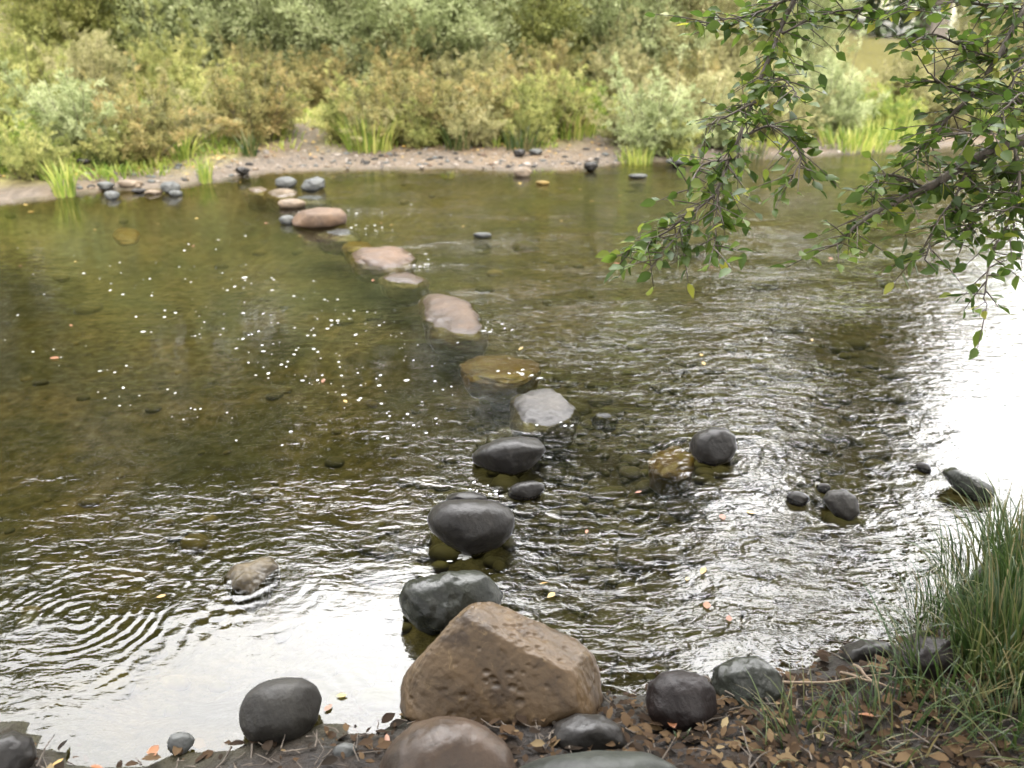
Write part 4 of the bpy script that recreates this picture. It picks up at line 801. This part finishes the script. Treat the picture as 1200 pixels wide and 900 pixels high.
tag(link('far_leaf_litter', mesh_arrays('far_leaf_litter', V, Fc, attrs={'tone': np.repeat(dr.random(n), k)}), far_lit), 'tan and orange dead leaves strewn along the foot of the far shrubs', 'leaf litter', kind='stuff')
# twigs on the bank
for i, (u0, v0, u1, v1, lab) in enumerate([(985, 790, 1050, 832, 'pale broken twig lying below the black wet stone'), (1000, 783, 1030, 830, 'second pale twig crossing the broken one'), (870, 800, 1040, 802, 'thin straight twig over the leaf litter at right'),
                                           (820, 770, 860, 820, 'thin dark twig beside the wet grey-green stone')]):
    a, b = at(u0, v0, .09), at(u1, v1, .09)
    pts = [a+(b-a)*t for t in np.linspace(0, 1, 6)]; pts = [np.array([p[0], p[1], float(height(p[0], p[1])[0])+.03+random.uniform(-.004, .006)]) for p in pts]
    tv, tf = tubes([(smooth_path(pts, 12), np.linspace(.005, .002, 12))], 6); c = tv.mean(0)
    o = link('twig', mesh_arrays('twig', tv-c, tf), bark_mat('pale_twig', (.10, .07, .045), (.17, .12, .08)) if i < 3 else BK); o.location = c; tag(o, lab, 'twig')

# ------------------------------------------------------------------ foam
fm, N = newmat('river_foam')
pos = N.n('ShaderNodeNewGeometry').outputs['Position']
p = N.n('ShaderNodeBsdfPrincipled', _Roughness=.5); p.inputs['Base Color'].default_value = (.65, .65, .63, 1)
N.t.links.new(N.n('ShaderNodeBump', _Distance=.004, _Height=N.noise(pos, 220, 3, .6)).outputs[0], p.inputs['Normal']); finish(N, p.outputs[0])
d1, f1 = ico(2); Vs, Fs, off = [], [], 0
def fleck(u, v, rx, ry, ang):
    global off
    q = at(u, v); w = d1*(1+.3*n3(d1, 1.2, u+v))[:, None]*np.array([rx, ry, min(rx, ry)*.16]); R_ = np.array([[math.cos(ang), -math.sin(ang), 0], [math.sin(ang), math.cos(ang), 0], [0, 0, 1]])
    Vs.append(w@R_.T+np.array([q[0], q[1], .001])); Fs.append(f1+off); off += len(d1)
for k in range(230):
    ln_ = random.choice([0, 0, 1, 1, 2, 3, 4]); t_ = random.random()
    u, v = [(120+420*t_, 320+150*t_), (230+300*t_, 300+130*t_), (0+330*t_, 300+120*t_), (300+240*t_, 420+90*t_), (20+300*t_, 400+110*t_)][ln_]
    u += random.gauss(0, 22); v += random.gauss(0, 13)
    if u > 560-.0*v or v < 235 or v > 590: continue
    s = abs(random.gauss(0, .0026))+.0019; fleck(u, v, s*random.uniform(1, 2), s, random.gauss(.3, .5))
for (u, v, n_, su, sv) in [(608, 437, 9, 12, 3), (578, 577, 9, 14, 5), (545, 652, 7, 9, 3), (490, 310, 8, 16, 4), (420, 268, 12, 18, 4), (575, 385, 10, 16, 4), (480, 295, 6, 14, 3), (655, 497, 6, 20, 3), (445, 250, 10, 30, 4)]:  # the cluster below the egg-shaped stone is a water glint laid in as white flecks
    for k in range(n_): fleck(u+random.gauss(0, su), v+random.gauss(0, sv), random.uniform(.004, .016), random.uniform(.003, .007), random.gauss(.2, .4))
tag(link('foam', mesh_arrays('foam', np.concatenate(Vs), np.concatenate(Fs)), fm), 'white foam flecks on the left pool and below the stones, one cluster a painted glint', 'foam', kind='stuff')

# ------------------------------------------------------------------ light
w = bpy.data.worlds.new('World'); scene.world = w; w.use_nodes = True
N = NT(w.node_tree)
EL, AZ = math.radians(50), math.radians(160); ROT = AZ
sky = N.n('ShaderNodeTexSky', sky_type='NISHITA', sun_disc=False, sun_elevation=EL, sun_rotation=ROT, air_density=1.0, dust_density=6.0, ozone_density=1.0)
hs = N.n('ShaderNodeHueSaturation', _Saturation=.25, _Color=sky.outputs[0]).outputs[0]
gen = N.n('ShaderNodeTexCoord').outputs['Generated']
cl = N.ramp(N.noise(gen, 2.2, 5, .6), [(.3, (6.5, 6.4, 6.35, 1)), (.7, (10.1, 10, 10.0, 1))])
col = N.mix(.75, hs, cl)
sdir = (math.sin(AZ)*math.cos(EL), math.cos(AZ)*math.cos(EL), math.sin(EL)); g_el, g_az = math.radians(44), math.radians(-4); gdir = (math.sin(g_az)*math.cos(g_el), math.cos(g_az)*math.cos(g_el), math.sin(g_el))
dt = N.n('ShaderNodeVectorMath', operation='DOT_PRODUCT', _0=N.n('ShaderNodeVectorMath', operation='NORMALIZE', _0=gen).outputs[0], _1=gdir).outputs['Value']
glow = N.math('MULTIPLY', N.math('POWER', N.math('MAXIMUM', dt, 0.0), 4.0), 3.35)      # bright lobe added to the sky so the calm pool mirrors white
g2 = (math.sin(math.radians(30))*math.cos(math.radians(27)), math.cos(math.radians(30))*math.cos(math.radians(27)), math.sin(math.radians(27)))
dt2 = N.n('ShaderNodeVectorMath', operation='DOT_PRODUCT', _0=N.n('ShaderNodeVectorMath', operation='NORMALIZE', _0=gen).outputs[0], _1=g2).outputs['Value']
glow = N.math('ADD', glow, N.math('MULTIPLY', N.math('POWER', N.math('MAXIMUM', dt2, 0.0), 14.0), 1.0))  # second lobe, added low on the right to whiten the water there
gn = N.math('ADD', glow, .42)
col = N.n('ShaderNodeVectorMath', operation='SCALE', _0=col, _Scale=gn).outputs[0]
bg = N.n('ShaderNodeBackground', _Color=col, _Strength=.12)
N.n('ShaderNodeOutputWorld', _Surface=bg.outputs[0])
sd = bpy.data.lights.new('sun', 'SUN'); sd.energy = 1.5; sd.angle = math.radians(30); sd.color = (1, .96, .90)
so = bpy.data.objects.new('sun', sd); COL.objects.link(so)
dirv = Vector(sdir)
so.rotation_euler = dirv.to_track_quat('Z', 'Y').to_euler()

vs = scene.view_settings; vs.view_transform = 'Standard'; vs.look = 'None'; vs.exposure = 2.85; vs.gamma = 1.0
scene.display_settings.display_device = 'sRGB'
scene.render.engine = 'CYCLES'
cy = scene.cycles; cy.use_denoising = True
try: cy.denoiser = 'OPENIMAGEDENOISE'
except Exception: pass
cy.sample_clamp_indirect = 12; cy.denoising_prefilter = 'ACCURATE'; cy.max_bounces = 8; cy.diffuse_bounces = 3; cy.glossy_bounces = 3; cy.transparent_max_bounces = 12; cy.transmission_bounces = 4
